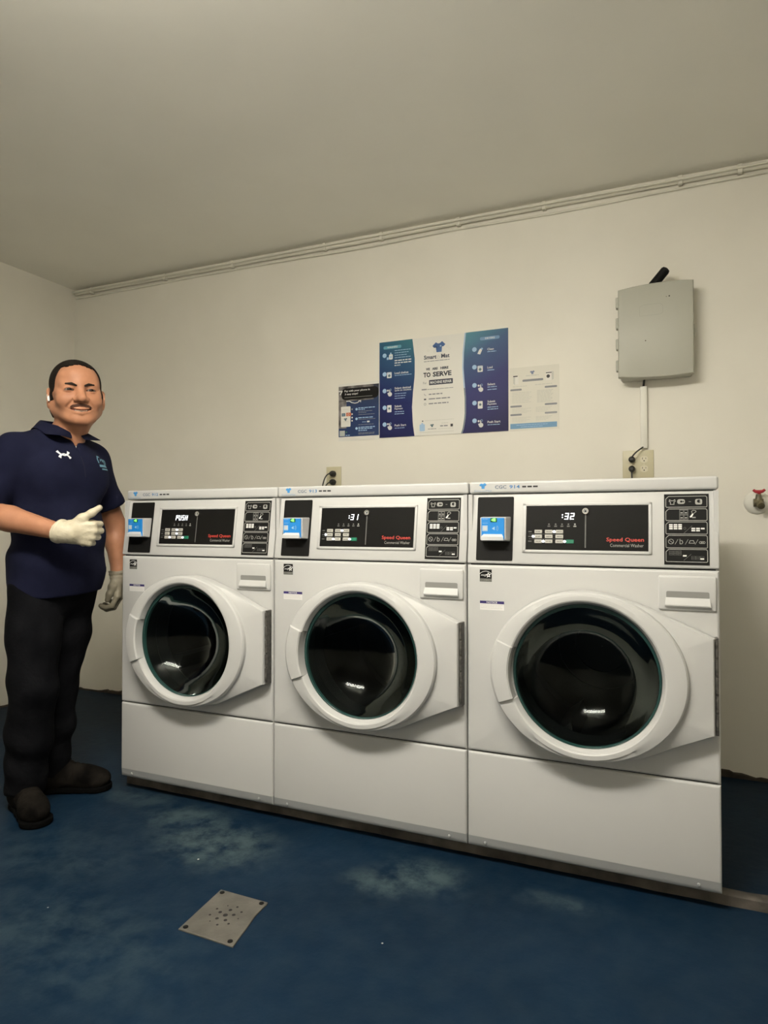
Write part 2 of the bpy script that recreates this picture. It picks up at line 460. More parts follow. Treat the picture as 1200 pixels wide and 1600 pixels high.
def hole_panel(x0, x1, z0, z1, c, r):
    ths = sorted(set([2*PI*i/120 for i in range(120)]+[math.atan2(b-c[1], a-c[0]) % (2*PI) for a in (x0, x1) for b in (z0, z1)]))
    loops = []
    def rect(th, ins):
        co, si = math.cos(th), math.sin(th)
        t = min(((x1-ins-c[0])/co if co > 1e-9 else 9), ((x0+ins-c[0])/co if co < -1e-9 else 9), ((z1-ins-c[1])/si if si > 1e-9 else 9), ((z0+ins-c[1])/si if si < -1e-9 else 9))
        return t
    vs_, fs = [], []
    for th in ths:
        for (rr, y) in ((r, 0.03), (r, 0.002), (r+0.002, 0.0), (r+0.02, 0.0), (rect(th, 0.009), 0.0), (rect(th, 0.005), 0.0007), (rect(th, 0.002), 0.003), (rect(th, 0.0004), 0.007), (rect(th, 0), 0.014)):
            vs_.append((c[0]+rr*math.cos(th), y, c[1]+rr*math.sin(th)))
    n, k = len(ths), 9
    for i in range(n):
        j = (i+1) % n
        for q in range(k-1): fs.append([i*k+q, j*k+q, j*k+q+1, i*k+q+1])
    return vs_, fs

def make_washer(idx, X, label, number, digits, lit):
    root = empty('washing_machine', (X, 0, 0), label, 'washing machine', 'commercial washers in a row along the back wall')
    # cabinet shell: sides, back, top deck, floor; front panel with round opening
    mb = MB(); t = 0.012
    mb.box(0.002, 0.002+t, 0.014, 0.70, BOTZ+0.004, 1.108, ENAMEL); mb.box(WW-t, WW, 0.014, 0.70, BOTZ+0.004, 1.108, ENAMEL)
    mb.box(0.002, WW, 0.69, 0.70, BOTZ+0.004, 1.108, ENAMEL); mb.box(0.002, WW, 0.035, 0.70, 1.09, 1.108, ENAMEL)
    mb.box(0.002, WW, 0.014, 0.70, BOTZ+0.004, BOTZ+0.016, GREYBAND)
    mb.box(0.010, WW-0.008, 0.013, 0.03, LOWZ-0.012, LOWZ+0.012, SEAM)
    mb.box(0.010, WW-0.008, 0.012, 0.04, SEAMZ-0.010, SEAMZ+0.012, SEAM)
    mb.build('cabinet', root, smooth=False)
    mb = MB(); v, f = hole_panel(0.0015, WW+0.0005, LOWZ+0.0025, SEAMZ-0.002, DC, 0.204); mb.add(v, f, ENAMEL); mb.build('front_panel', root)
    # lower panel with sloped grey foot
    mb = MB()
    x0, x1 = 0.0015, WW+0.0005
    prof = [(0.014, LOWZ-0.001), (0.007, LOWZ-0.0012), (0.003, LOWZ-0.0025), (0.0008, LOWZ-0.005), (0.0, LOWZ-0.009), (0.0, 0.090), (0.0008, 0.0865)]
    def strip(prof, m):
        vs_, fs = [], []
        for (y, z) in prof:
            cw = 0.0 
            for (xx, dy) in ((x0, 0.014), (x0+0.0006, 0.006), (x0+0.003, 0.002), (x0+0.007, 0.0), (x1-0.007, 0.0), (x1-0.003, 0.002), (x1-0.0006, 0.006), (x1, 0.014)):
                vs_.append((xx, max(y, dy) if dy > 0 else y, z))
        for i in range(len(prof)-1):
            for k in range(7): fs.append([i*8+k, i*8+k+1, i*8+8+k+1, i*8+8+k])
        mb.add(vs_, fs, m)
    strip(prof, ENAMEL); lp = mb.build('lower_panel', root)
    mb = MB(); strip([(0.0008, 0.0865), (0.0040, 0.068), (0.0060, 0.0585), (0.009, BOTZ+0.0005), (0.016, BOTZ)], GREYBAND); kp = mb.build('kick_strip', root); kp['label'] = 'grey metal foot edge'
    for sx in (0.055, WW-0.055):
        mb = MB(); mb.lathe([(0.0045, 0.0), (0.0045, -0.003), (0.003, -0.0042), (0.0005, -0.0044)], CHROME if False else GREYBAND, (sx, 0.0035, 0.071), 'y', 10, cap0=True, cap1=True); mb.build('screw', kp)
    mb = MB(); mb.box(0.03, WW-0.03, 0.11, 0.66, 0.0, BOTZ+0.006, BLACKM); mb.build('base', root)
    # tilted control fascia
    mb = MB(); mb.box(0.0015, WW+0.0005, 0.0, 0.02, 0.003, 0.2095*SL, ENAMEL, 0.004, 3, FM)
    fz = lambda z: (z-SEAMZ)*SL
    # raised frame round the display
    a, b, c, d, w = 0.167, 0.520, fz(0.935), fz(1.079), 0.0085
    for q in ((a, b, c, c+w), (a, b, d-w, d), (a, a+w+0.002, c, d), (b-w, b, c, d)): mb.box(q[0], q[1], -0.004, 0.004, q[2], q[3], ENAMEL, 0.002, 2, FM)
    mb.build('control_fascia', root)
    # display panel
    mb = MB(); mb.box(0.176, 0.513, -0.0012, 0.002, fz(0.9425), fz(1.0715), BLACK, 0, 0, FM)
    dc = Decal(mb, FM @ T(0, -0.0012, 0))
    # slot line + red lettering + small icons
    dc.rect(0.3435, 0.3470, fz(0.951), fz(1.045), PRINTD)
    dc.text('Speed Queen', 0.402, 0.500, fz(0.9665), fz(0.9805), REDTXT, 1, 0.012)
    dc.text('Commercial Washer', 0.412, 0.499, fz(0.9545), fz(0.9635), PRINTG, 1)
    for k, ux in enumerate((0.243, 0.262, 0.280, 0.298, 0.316)):
        dc.rect(ux-0.004, ux+0.004, fz(1.010), fz(1.0135), PRINTG if k == 4 else PRINTD); dc.disc(ux, fz(1.0175), 0.0026, PRINTG if k == 4 else PRINTD, 1, 8)
    for zz in (0.996, 0.982, 0.968): dc.rect(0.184, 0.194, fz(zz-0.0015), fz(zz+0.0015), PRINTD)
    for zz in (0.989, 0.975): dc.rect(0.186, 0.284, fz(zz-0.0005), fz(zz+0.0005), PRINTD)
    disp = mb.build('display_panel', root, smooth=False); disp['label'] = 'glossy black display panel'
    lock = MB(); M2 = FM @ T(0.345, -0.0012, fz(1.0545))
    lock.lathe([(0.0095, 0.0), (0.0095, -0.004), (0.0085, -0.0055), (0.0060, -0.0055), (0.0052, -0.003)], CHROME, M=M2, n=24)
    lock.lathe([(0.0052, -0.003), (0.003, -0.0035), (0.0026, -0.0035)], GREYBAND, M=M2, n=24); lock.lathe([(0.0027, -0.0036), (0.0002, -0.0036)], BLACKM, M=M2, n=16)
    lock.build('lock', disp)
    for r_, zz in enumerate((0.996, 0.982, 0.968)):
        for c_, ux in enumerate((0.213, 0.243, 0.273)):
            k = MB(); k.box(ux-0.011, ux+0.011, -0.003, 0.0, fz(zz-0.0052), fz(zz+0.0052), KEYGREY, 0.001, 1, FM)
            Decal(k, FM @ T(0, -0.003, 0)).bars(ux-0.007, ux+0.007, fz(zz), 0.0018, KEYTXT, 1, 2, idx*9+r_*3+c_)
            k.build('key', disp)
    k = MB(); k.box(0.292, 0.314, -0.003, 0.0, fz(0.968-0.0055), fz(0.968+0.0055), GREEN, 0.001, 1, FM); k.build('start_key', disp)
    for (ux, zz) in lit:
        k = MB(); k.lathe([(0.0036, -0.001), (0.0036, -0.0034), (0.002, -0.0042), (0.0003, -0.0044)], LEDW, M=FM @ T(ux, -0.001, fz(zz)), n=12, cap1=True); k.build('indicator_light', disp)
    mb = MB(); dc = Decal(mb, FM @ T(0, -0.0012, 0)); u = 0.0
    if digits == 'PUSH':
        u = 0.246
        for ch in 'PUSH': seven(dc, ch, u, fz(1.031), 0.0105, 0.019, LEDW); u += 0.0145
    else:
        for zz in (1.036, 1.043): dc.rect(0.2795, 0.2825, fz(zz), fz(zz+0.003), LEDW, 2)
        u = 0.286
        for ch in digits: seven(dc, ch, u, fz(1.031), 0.0110, 0.019, LEDW); u += 0.0155
    mb.build('lit_digits', disp, smooth=False)
    # mounting plate + card reader
    mb = MB()
    dc = Decal(mb, FM, 0.0015); dc.rrect(0.029, 0.139, fz(0.9095), fz(1.0995), 0.004, BLACKM)
    mb.box(0.031, 0.137, -0.0014, 0.001, fz(0.9115), fz(1.0975), BLACKM, 0, 0, FM); pl = mb.build('mounting_plate', root); pl['label'] = 'black mounting plate'
    mb = MB(); yf = -0.018
    mb.add([(0.047, yf, 0.970), (0.1245, yf, 0.970), (0.1245, yf, 1.0385), (0.047, yf, 1.0385), (0.044, 0.018, 0.966), (0.133, 0.018, 0.966), (0.132, 0.020, 1.040), (0.045, 0.020, 1.040)],
           [[0, 1, 2, 3], [0, 4, 5, 1], [1, 5, 6, 2], [2, 6, 7, 3], [3, 7, 4, 0], [4, 7, 6, 5]], READER)
    rd = mb.build('card_reader', root, smooth=False); rd['label'] = 'grey card reader with blue face'
    bv = rd.modifiers.new('bevel', 'BEVEL'); bv.width = 0.003; bv.segments = 2
    mb = MB(); mb.box(0.0515, 0.1200, yf-0.002, yf+0.002, 0.972, 1.0365, BLUE, 0.0008, 1)
    dc = Decal(mb, T(0, yf-0.002, 0))
    dc.rrect(0.054, 0.071, 0.997, 1.014, 0.001, PALEBLUE); dc.rect(0.057, 0.068, 1.000, 1.011, READERL, 2)
    dc.poly([(0.083, 1.005), (0.092, 1.011), (0.092, 1.000)], PALEBLUE)
    for k in range(2): dc.circ(0.092, 1.0055, 0.006+0.004*k, 0.0014, PALEBLUE, 1, 8, -0.8, 0.8)
    dc.bars(0.055, 0.072, 1.033, 0.0012, PALEBLUE, 1, 3, 2); dc.bars(0.055, 0.072, 1.021, 0.001, PALEBLUE, 1, 3, 3)
    fp = mb.build('face_plate', rd)
    mb = MB(); dc = Decal(mb, T(0, yf-0.002, 0), 0.0008); dc.rrect(0.079, 0.099, 1.024, 1.036, 0.001, GREENDK); dc.poly([(0.081, 1.030), (0.086, 1.027), (0.0945, 1.0255), (0.0945, 1.035), (0.088, 1.035)], LEDG, 2); mb.build('screen', rd, smooth=False)
    mb = MB()
    vs_ = []
    for (z, y, e) in ((0.9705, yf-0.011, 0.0), (0.981, yf-0.011, 0.0), (0.989, yf-0.0015, 0.006)): vs_ += [(0.0525+e, y, z), (0.1190-e, y, z)]
    vs_ += [(0.0525, yf, 0.9705), (0.1190, yf, 0.9705)]
    mb.add(vs_, [[0, 1, 3, 2], [2, 3, 5, 4], [0, 6, 7, 1], [0, 2, 4, 6], [1, 7, 5, 3], [4, 5, 7, 6]], READERL); mb.build('card_lip', rd, smooth=False)
    # instruction plate
    mb = MB(); mb.box(0.551, 0.661, -0.0014, 0.001, fz(0.9095), fz(1.0995), BLACKM, 0, 0, FM)
    dc = Decal(mb, FM @ T(0, -0.0014, 0), 0.0004)
    H = fz(1.0995)-fz(0.9095); v0 = fz(0.9095)
    rows = [(0.815, 0.968), (0.640, 0.795), (0.462, 0.622), (0.287, 0.444), (0.112-0.095+0.015, 0.268)]
    rows[4] = (0.035, 0.268-0.0); rows = [(0.812, 0.967), (0.622, 0.787), (0.432, 0.602), (0.237, 0.412), (0.042, 0.217)]
    for (q0, q1) in rows:
        A, B = v0+H*q0, v0+H*q1; u0, u1 = 0.5555, 0.6565; ch = 0.007
        dc.ring([(u0, A+0.002), (u0+0.002, A), (u1-0.002, A), (u1, A+0.002), (u1, B-0.003), (u1-0.003, B), (u0+ch, B), (u0, B-ch)], 0.0017, PRINTG)
    mid = [v0+H*(a_+b_)/2 for a_, b_ in rows]
    m0 = mid[0]
    dc.ring([(0.565, m0+0.006), (0.569, m0+0.003), (0.574, m0+0.003), (0.578, m0+0.006), (0.579, m0+0.001), (0.576, m0), (0.576, m0-0.007), (0.567, m0-0.007), (0.567, m0), (0.564, m0+0.001)], 0.0016, PRINTG)
    dc.rrect(0.584, 0.603, m0-0.006, m0+0.007, 0.005, PRINTG); dc.disc(0.594, m0+0.0005, 0.003, BLACKM, 2, 10); dc.disc(0.599, m0+0.0005, 0.002, BLACKM, 2, 8)
    dc.rect(0.612, 0.618, m0-0.001, m0+0.001, PRINTD)
    dc.rrect(0.628, 0.645, m0-0.008, m0+0.007, 0.004, PRINTG); dc.disc(0.637, m0+0.001, 0.0045, BLACKM, 2, 12); dc.disc(0.640, m0+0.001, 0.0015, PRINTG, 3, 8)
    m1 = mid[1]
    dc.rect(0.589, 0.611, m1-0.0145, m1+0.0145, PRINTD)
    for i in range(2):
        for j in range(2):
            dc.rect(0.591+0.0105*i, 0.5985+0.0105*i, m1-0.012+0.0135*j, m1-0.002+0.0135*j, BLACKM, 2); dc.rect(0.592+0.0105*i, 0.5975+0.0105*i, m1-0.010+0.0135*j, m1-0.007+0.0135*j, PRINTG, 3)
    dc.ring([(0.621, m1+0.002), (0.619, m1+0.009), (0.623, m1+0.012), (0.629, m1+0.011), (0.630, m1+0.008), (0.625, m1+0.004)], 0.0014, PRINTG)
    dc.poly([(0.614, m1-0.006), (0.621, m1+0.003), (0.624, m1+0.002), (0.620, m1-0.006), (0.617, m1-0.008)], PRINTW, 2); dc.rect(0.620, 0.629, m1-0.009, m1-0.006, PRINTG)
    m2 = mid[2]
    for i in range(3):
        for j in range(3): dc.rect(0.5635+0.0113*i, 0.5725+0.0113*i, m2+0.0065-0.0052*j, m2+0.0105-0.0052*j, PRINTW)
        for j in range(2):
            if i < 2 or j == 0: dc.rect(0.6185+0.0113*i, 0.6275+0.0113*i, m2-0.0035-0.0055*j, m2+0.0005-0.0055*j, PRINTW)
    dc.ring([(0.600, m2-0.014), (0.620, m2+0.006)], 0.001, PRINTD, 1, False); dc.circ(0.602, m2-0.001, 0.003, 0.001, PRINTD, 1, 8)
    m3 = mid[3]
    dc.circ(0.568, m3, 0.0065, 0.0014, PRINTG, 1, 14); dc.ring([(0.563, m3+0.004), (0.573, m3-0.004)], 0.0012, PRINTG, 1, False)
    for uu in (0.581, 0.606, 0.630): dc.ring([(uu-0.003, m3-0.007), (uu+0.004, m3+0.006)], 0.001, PRINTG, 1, False)
    dc.ring([(0.590, m3+0.007), (0.590, m3-0.006), (0.595, m3-0.006), (0.597, m3-0.002), (0.595, m3+0.003), (0.590, m3+0.003)], 0.0015, PRINTG, 1, False)
    dc.ring([(0.612, m3-0.004), (0.615, m3+0.003), (0.623, m3+0.003), (0.626, m3-0.004)], 0.0014, PRINTG); 
    for k in range(3): dc.circ(0.640+0.004*k, m3-0.002, 0.003, 0.0013, PRINTG, 1, 8)
    m4 = mid[4]
    for i in range(3):
        for j in range(3): dc.ring([(0.5635+0.0105*i, m4+0.001+0.0045*j), (0.572+0.0105*i, m4+0.001+0.0045*j), (0.572+0.0105*i, m4+0.004+0.0045*j), (0.5635+0.0105*i, m4+0.004+0.0045*j)], 0.0007, PRINTD)
        for j in range(2): dc.ring([(0.618+0.0105*i, m4-0.010+0.0050*j), (0.627+0.0105*i, m4-0.010+0.0050*j), (0.627+0.0105*i, m4-0.0065+0.0050*j), (0.618+0.0105*i, m4-0.0065+0.0050*j)], 0.0007, PRINTD)
    dc.rect(0.597, 0.606, m4-0.0025, m4+0.0015, PRINTW, 2); dc.rect(0.639, 0.648, m4-0.010, m4-0.0065, PRINTW, 2)
    dc.ring([(0.599, m4-0.013), (0.617, m4+0.004)], 0.001, PRINTD, 1, False)
    ip = mb.build('instruction_plate', root, smooth=False); ip['label'] = 'black plate with white pictograms'
    # lid
    mb = MB(); mb.box(0.0015, WW+0.0005, 0.024, 0.712, 1.1105, 1.1465, ENAMEL, 0.007, 4)
    lid = mb.build('lid', root)
    mb = MB(); dc = Decal(mb, T(0, 0.024, 0), 0.0004)
    dc.rect(0.018, 0.214, 1.1150, 1.1410, PRINTW if False else ENAMEL)
    dc.tshirt(0.045, 1.1335, 0.023, LOGOBLUE, 2); dc.text('SmartoMat', 0.018, 0.072, 1.1160, 1.1210, mat('sticker_name', (0.16, 0.27, 0.42), 0.6), 2)
    dc.text('CGC', 0.082, 0.117, 1.1240, 1.1345, mat('cgc_print', (0.10, 0.13, 0.19), 0.6), 2, 0.02)
    dc.text(number, 0.126, 0.157, 1.1240, 1.1345, mat('number_print', (0.05, 0.16, 0.36), 0.6), 2, 0.02)
    dc.bars(0.164, 0.212, 1.1290, 0.0050, PRINTK, 2, 4, 5); dc.bars(0.082, 0.212, 1.1185, 0.0010, FAINT, 2, 7, 8)
    st = mb.build('lid_sticker', root, smooth=False); st['label'] = 'clear sticker with blue shirt logo and CGC %s' % number
    # door
    mb = MB(); v, f = door_mesh(); mb.add(v, f, PLASTIC)
    door = mb.build('door', root, ang=28)
    mb = MB(); prof = [(0.1962, -0.050), (0.1955, -0.046)]
    n = 64; vs_, fs = [], []
    for ring_ in range(4):
        for i in range(n):
            a = 2*PI*i/n
            R_, y_, cz = [(0.1962, -0.050, 0.0), (0.1955, -0.047, 0.0), (0.1905, -0.046, -0.0042), (0.1895, -0.036, -0.0042)][ring_]
            vs_.append((DC[0]+R_*math.cos(a), y_, DC[1]+cz+R_*math.sin(a)))
    for j in range(3):
        for i in range(n): k = (i+1) % n; fs.append([j*n+i, j*n+k, j*n+n+k, j*n+n+i])
    mb.add(vs_, fs, TEAL); sl = mb.build('glass_edge_band', door); sl['label'] = 'dark teal band standing in for the thick glass edge'  # off-centre band imitating the tint of thick glass seen towards its edge
    mb = MB(); mb.lathe([(0.1902, -0.036), (0.186, -0.030), (0.178, -0.020), (0.166, -0.005), (0.150, 0.014), (0.128, 0.034), (0.102, 0.051), (0.072, 0.064), (0.036, 0.072), (0.001, 0.074)], GLASS, (DC[0], 0, DC[1]-0.0042), n=72); gl = mb.build('door_glass', door, ang=60); gl['label'] = 'dark round glass bowl'
    mb = MB()
    mb.box(DC[0]+0.323, DC[0]+0.331, -0.026, 0.001, DC[1]-0.129, DC[1]+0.122, HINGE, 0.001, 1)
    for k in range(5): mb.lathe([(0.0042, -0.114+0.047*k), (0.0042, -0.074+0.047*k)], HINGE, (DC[0]+0.3265, -0.0265, DC[1]), 'z', 10, cap0=True, cap1=True)
    hg = mb.build('hinge', door); hg['label'] = 'dark metal hinge strip'
    # drum and gasket behind glass
    mb = MB(); mb.lathe([(0.1955, -0.034), (0.1955, 0.004), (0.2025, 0.006), (0.2025, 0.028), (0.212, 0.040), (0.206, 0.060), (0.200, 0.085), (0.212, 0.105)], GASKET, (DC[0], 0, DC[1]), n=64); mb.build('gasket', root)
    mb = MB(); mb.lathe([(0.210, 0.104), (0.250, 0.110), (0.252, 0.45), (0.240, 0.462), (0.15, 0.462), (0.145, 0.452), (0.09, 0.452), (0.085, 0.44), (0.001, 0.438)], STEEL, (DC[0], 0, DC[1]), n=64)
    for k in range(3):
        a = 0.5+2*PI*k/3+idx*0.7
        Mb = T(DC[0], 0, DC[1]) @ Matrix.Rotation(a, 4, 'Y')
        mb.add([(0.252, 0.13, -0.035), (0.252, 0.13, 0.035), (0.195, 0.14, 0.0), (0.252, 0.44, -0.035), (0.252, 0.44, 0.035), (0.195, 0.43, 0.0)], [[0, 1, 2], [3, 5, 4], [0, 2, 5, 3], [1, 4, 5, 2]], STEEL, Mb)
    mb.build('drum', root)
    # detergent drawer
    mb = MB(); mb.box(0.536, 0.677, -0.0065, 0.012, 0.7885, 0.8805, PLASTIC, 0.005, 3)
    dr = mb.build('detergent_drawer', root)
    mb = MB(); 
    x0, x1 = 0.5545, 0.6605
    # finger pull: scoop's shade painted as a flat grey patch, tilted lip below
    PR = mat('scoop_shade', (0.22, 0.22, 0.21), 0.5)
    Decal(mb, T(0, -0.0065, 0), 0.0004).rrect(x0+0.001, x1-0.001, 0.8195, 0.8395, 0.004, PR)
    vs_ = [(x0, -0.0066, 0.8235), (x1, -0.0066, 0.8235), (x1+0.002, -0.0150, 0.8040), (x0-0.002, -0.0150, 0.8040), (x0-0.003, -0.0140, 0.8005), (x1+0.003, -0.0140, 0.8005), (x1+0.003, -0.0060, 0.7985), (x0-0.003, -0.0060, 0.7985)]
    mb.add(vs_, [[0, 1, 2, 3], [3, 2, 5, 4], [4, 5, 6, 7], [0, 3, 4, 7], [1, 6, 5, 2]], PLASTIC)
    mb.build('drawer_handle', dr, smooth=False)
    # labels
    mb = MB(); dc = Decal(mb, None, 0.0004)
    dc.rect(0.041, 0.0775, 0.8465, 0.8825, BLACKM); dc.circ(0.0593, 0.853, 0.0245, 0.0014, PRINTW, 2, 12, 0.75, PI-0.75)
    dc.text('energy', 0.0435, 0.060, 0.8615, 0.8675, PRINTW, 2, 0.0, 0.15)
    star = []
    for k in range(10):
        rr = 0.0088 if k % 2 == 0 else 0.0042; aa = PI/2+2*PI*k/10+0.1; star.append((0.0675+rr*math.cos(aa), 0.8660+rr*math.sin(aa)))
    for k in range(10): dc.poly([(0.0675, 0.8660), star[k], star[(k+1) % 10]], PRINTW, 2)
    dc.disc(0.0675, 0.866, 0.0022, BLACKM, 3, 8)
    dc.rect(0.042, 0.0765, 0.8475, 0.8555, mat('label_grey', (0.20, 0.20, 0.18), 0.6), 2); dc.text('ENERGY STAR', 0.0435, 0.075, 0.8490, 0.8540, PRINTK, 3)
    e = mb.build('energy_label', root, smooth=False); e['label'] = 'small black efficiency label with white star'
    mb = MB(); dc = Decal(mb, None, 0.0004)
    dc.rect(0.0415, 0.1145, 0.7625, 0.7895, mat('notice_paper', (0.72, 0.71, 0.70), 0.5)); dc.rect(0.0415, 0.1145, 0.7815, 0.7895, PURPLE, 2)
    dc.text('NOTICE', 0.062, 0.094, 0.7830, 0.7882, PRINTW, 3, 0.02)
    for k in range(3): dc.bars(0.044, 0.110-0.004*(k % 2), 0.7775-0.0045*k, 0.0013, FAINT, 2, 9, 20+k)
    e = mb.build('notice_label', root, smooth=False); e['label'] = 'white notice sticker with purple header'
    return root

make_washer(0, 0.0, 'white front-load washer nearest the person, its display lit with PUSH', '912', 'PUSH', [(0.2585, 0.996), (0.2585, 0.982), (0.228, 0.968), (0.2885, 0.968)])
make_washer(1, 0.686, 'white front-load washer in the middle, sticker CGC 913 on its lid', '913', '31', [(0.2585, 0.996), (0.1985, 0.982), (0.228, 0.968), (0.2885, 0.968)])
make_washer(2, 1.372, 'white front-load washer below the grey wall box, sticker CGC 914 on its lid', '914', '32', [(0.2585, 0.996), (0.1985, 0.982), (0.228, 0.968), (0.2885, 0.968)])

# ------------------------------------------------------------------ posters
def gradient(name, stops, ax='z', lo=0.0, hi=0.475, axes=None):
    m = bpy.data.materials.new(name); m.use_nodes = True
    nt = m.node_tree; N = nt.nodes; L = nt.links; b = N['Principled BSDF']
    tc = N.new('ShaderNodeTexCoord'); sp = N.new('ShaderNodeSeparateXYZ'); L.new(tc.outputs['Object'], sp.inputs[0])
    src = sp.outputs['Z']
    if axes:
        a = N.new('ShaderNodeMath'); a.operation = 'MULTIPLY_ADD'; L.new(sp.outputs['X'], a.inputs[0]); a.inputs[1].default_value = axes; L.new(sp.outputs['Z'], a.inputs[2]); src = a.outputs[0]
    mr = N.new('ShaderNodeMapRange'); mr.inputs['From Min'].default_value = lo; mr.inputs['From Max'].default_value = hi; L.new(src, mr.inputs['Value'])
    cr = N.new('ShaderNodeValToRGB'); e = cr.color_ramp.elements
    while len(e) < len(stops): e.new(0.5)
    for k, (p_, c_) in enumerate(stops): e[k].position = p_; e[k].color = (*c_, 1)
    L.new(mr.outputs['Result'], cr.inputs['Fac']); L.new(cr.outputs['Color'], b.inputs['Base Color'])
    b.inputs['Roughness'].default_value = 0.5; b.inputs['Specular IOR Level'].default_value = 0.2
    return m
GRADL = gradient('poster_blue_left', [(0.0, (0.009, 0.009, 0.062)), (0.45, (0.010, 0.017, 0.105)), (0.78, (0.022, 0.080, 0.165)), (1.0, (0.04, 0.165, 0.205))], lo=-0.02, hi=0.56, axes=0.45)
GRADR = gradient('poster_blue_right', [(0.0, (0.017, 0.015, 0.068)), (0.45, (0.033, 0.036, 0.14)), (0.75, (0.05, 0.095, 0.20)), (1.0, (0.085, 0.25, 0.31))], lo=-0.32, hi=0.235, axes=-0.55)
YW = ROOM_Y1

def icon(dc, kind, u, v, m=PRINTW):
    if kind == 'bottle':
        dc.rrect(u, u+0.020, v-0.016, v+0.010, 0.005, m, 3); dc.rect(u+0.006, u+0.013, v+0.010, v+0.018, PALEBLUE, 3); dc.rect(u-0.012, u-0.001, v-0.016, v-0.004, PALEBLUE, 3); dc.disc(u+0.010, v-0.004, 0.005, PALEBLUE, 4, 10)
    elif kind == 'washer':
        dc.rrect(u-0.011, u+0.014, v-0.015, v+0.014, 0.003, m, 3); dc.disc(u+0.0015, v-0.003, 0.007, SLATE, 4, 14); dc.rect(u-0.008, u+0.011, v+0.007, v+0.010, PALEBLUE, 4)
    elif kind == 'hand':
        dc.disc(u-0.006, v+0.007, 0.005, m, 3, 10); dc.circ(u+0.008, v+0.009, 0.005, 0.0015, PALEBLUE, 3, 10)
        dc.rrect(u+0.001, u+0.006, v-0.008, v+0.011, 0.002, m, 3); dc.disc(u+0.005, v-0.012, 0.011, m, 3, 14); dc.rrect(u-0.008, u-0.002, v-0.012, v-0.004, 0.002, m, 3)
    elif kind == 'phone':
        dc.rrect(u-0.010, u+0.013, v-0.018, v+0.017, 0.003, m, 3); dc.disc(u+0.0015, v+0.001, 0.006, SLATE, 4, 10)
    elif kind == 'lint':
        dc.poly([(u-0.012, v-0.012), (u+0.002, v-0.016), (u+0.012, v+0.006), (u+0.002, v+0.012), (u-0.004, v+0.004)], m, 3); dc.disc(u+0.010, v+0.010, 0.005, PALEBLUE, 4, 10)

W, H = 0.648, 0.476
mb = MB(); mb.box(0, W, -0.003, 0.0, 0, H, PAPER)
dc = Decal(mb, T(0, -0.003, 0), 0.0003)
def curve_l(v): return W*(0.275+0.018*math.sin((v-0.30)*PI*1.6) if v > 0.0 else 0.285)
vv = [k/20 for k in range(21)]
def cl(v): return W*np.interp(v, [0, 0.12, 0.30, 0.45, 0.62, 0.80, 1.0], [0.288, 0.275, 0.268, 0.276, 0.290, 0.290, 0.272])
def cr_(v): return W*np.interp(v, [0, 0.06, 0.18, 0.35, 0.52, 0.65, 0.80, 1.0], [0.660, 0.675, 0.688, 0.688, 0.678, 0.671, 0.674, 0.690])
for a, b in zip(vv[:-1], vv[1:]):
    dc.poly([(0, a*H), (cl(a), a*H), (cl(b), b*H), (0, b*H)], GRADL)
    dc.poly([(cr_(a), a*H), (W, a*H), (W, b*H), (cr_(b), b*H)], GRADR)
    dc.poly([(cr_(a)-0.006, a*H), (cr_(a)-0.001, a*H), (cr_(b)-0.001, b*H), (cr_(b)-0.006, b*H)], PALEBLUE if a > 0.4 else SLATE)
dc.rrect(0.022, 0.118, 0.923*H, 0.955*H, 0.006, mat('badge_teal', (0.10, 0.30, 0.40), 0.5), 2); dc.text('WASHERS', 0.042, 0.098, 0.931*H, 0.948*H, PRINTW, 3, 0.01)
dc.rrect(0.515, 0.608, 0.905*H, 0.937*H, 0.006, mat('badge_blue', (0.14, 0.26, 0.44), 0.5), 2); dc.text('DRYERS', 0.540, 0.585, 0.912*H, 0.930*H, PRINTW, 3, 0.01)
LX = 0.082
for k, (v, ic) in enumerate(zip((0.845, 0.650, 0.475, 0.300, 0.125), ('bottle', 'washer', 'hand', 'phone', 'hand'))):
    dc.disc(0.028, v*H+0.006, 0.011, PALEBLUE, 2, 16); icon(dc, ic, 0.052, v*H)
for k in range(4): dc.bars(LX, LX+0.085-0.008*(k % 3), (0.900-0.025*k)*H, 0.0028, PALEBLUE, 2, 5, 30+k)
for k in range(3): dc.bars(LX, LX+0.088-(0.0 if k < 2 else 0.055), (0.795-0.025*k)*H, 0.0050, PRINTW, 2, 5, 40+k)
def line(txt, u, v, h=0.0105, w=None): dc.text(txt, u, u+(w or len(txt)*h*0.58), v-h*0.5, v+h*0.5, PRINTW, 2, 0.015)
line('Load clothes', LX, 0.665*H); dc.bars(LX, LX+0.09, 0.640*H, 0.0028, PALEBLUE, 2, 7, 50)
line('Select desired', LX, 0.508*H); line('cycle on machine', LX, 0.482*H, w=0.088)
for k in range(3): dc.bars(LX, LX+0.062-0.004*k, (0.450-0.024*k)*H, 0.0028, PALEBLUE, 2, 4, 60+k)
line('Submit', LX, 0.320*H); line('Payment', LX, 0.291*H)
for k in range(2): dc.bars(LX, LX+0.050, (0.262-0.022*k)*H, 0.0032, PALEBLUE, 2, 4, 70+k)
line('Push Start', LX, 0.122*H); dc.bars(LX, LX+0.055, 0.093*H, 0.0028, PALEBLUE, 2, 4, 75)
RX = 0.550
for k, (v, ic) in enumerate(zip((0.810, 0.635, 0.455, 0.280, 0.105), ('lint', 'washer', 'hand', 'phone', 'hand'))):
    dc.disc(0.488, v*H+0.006, 0.011, PALEBLUE, 2, 16); icon(dc, ic, 0.514, v*H-0.004)
line('Clean', RX, 0.812*H); dc.bars(RX, RX+0.042, 0.787*H, 0.0034, PALEBLUE, 2, 2, 80)
line('Load', RX, 0.633*H); dc.bars(RX, RX+0.036, 0.606*H, 0.0034, PALEBLUE, 2, 1, 81)
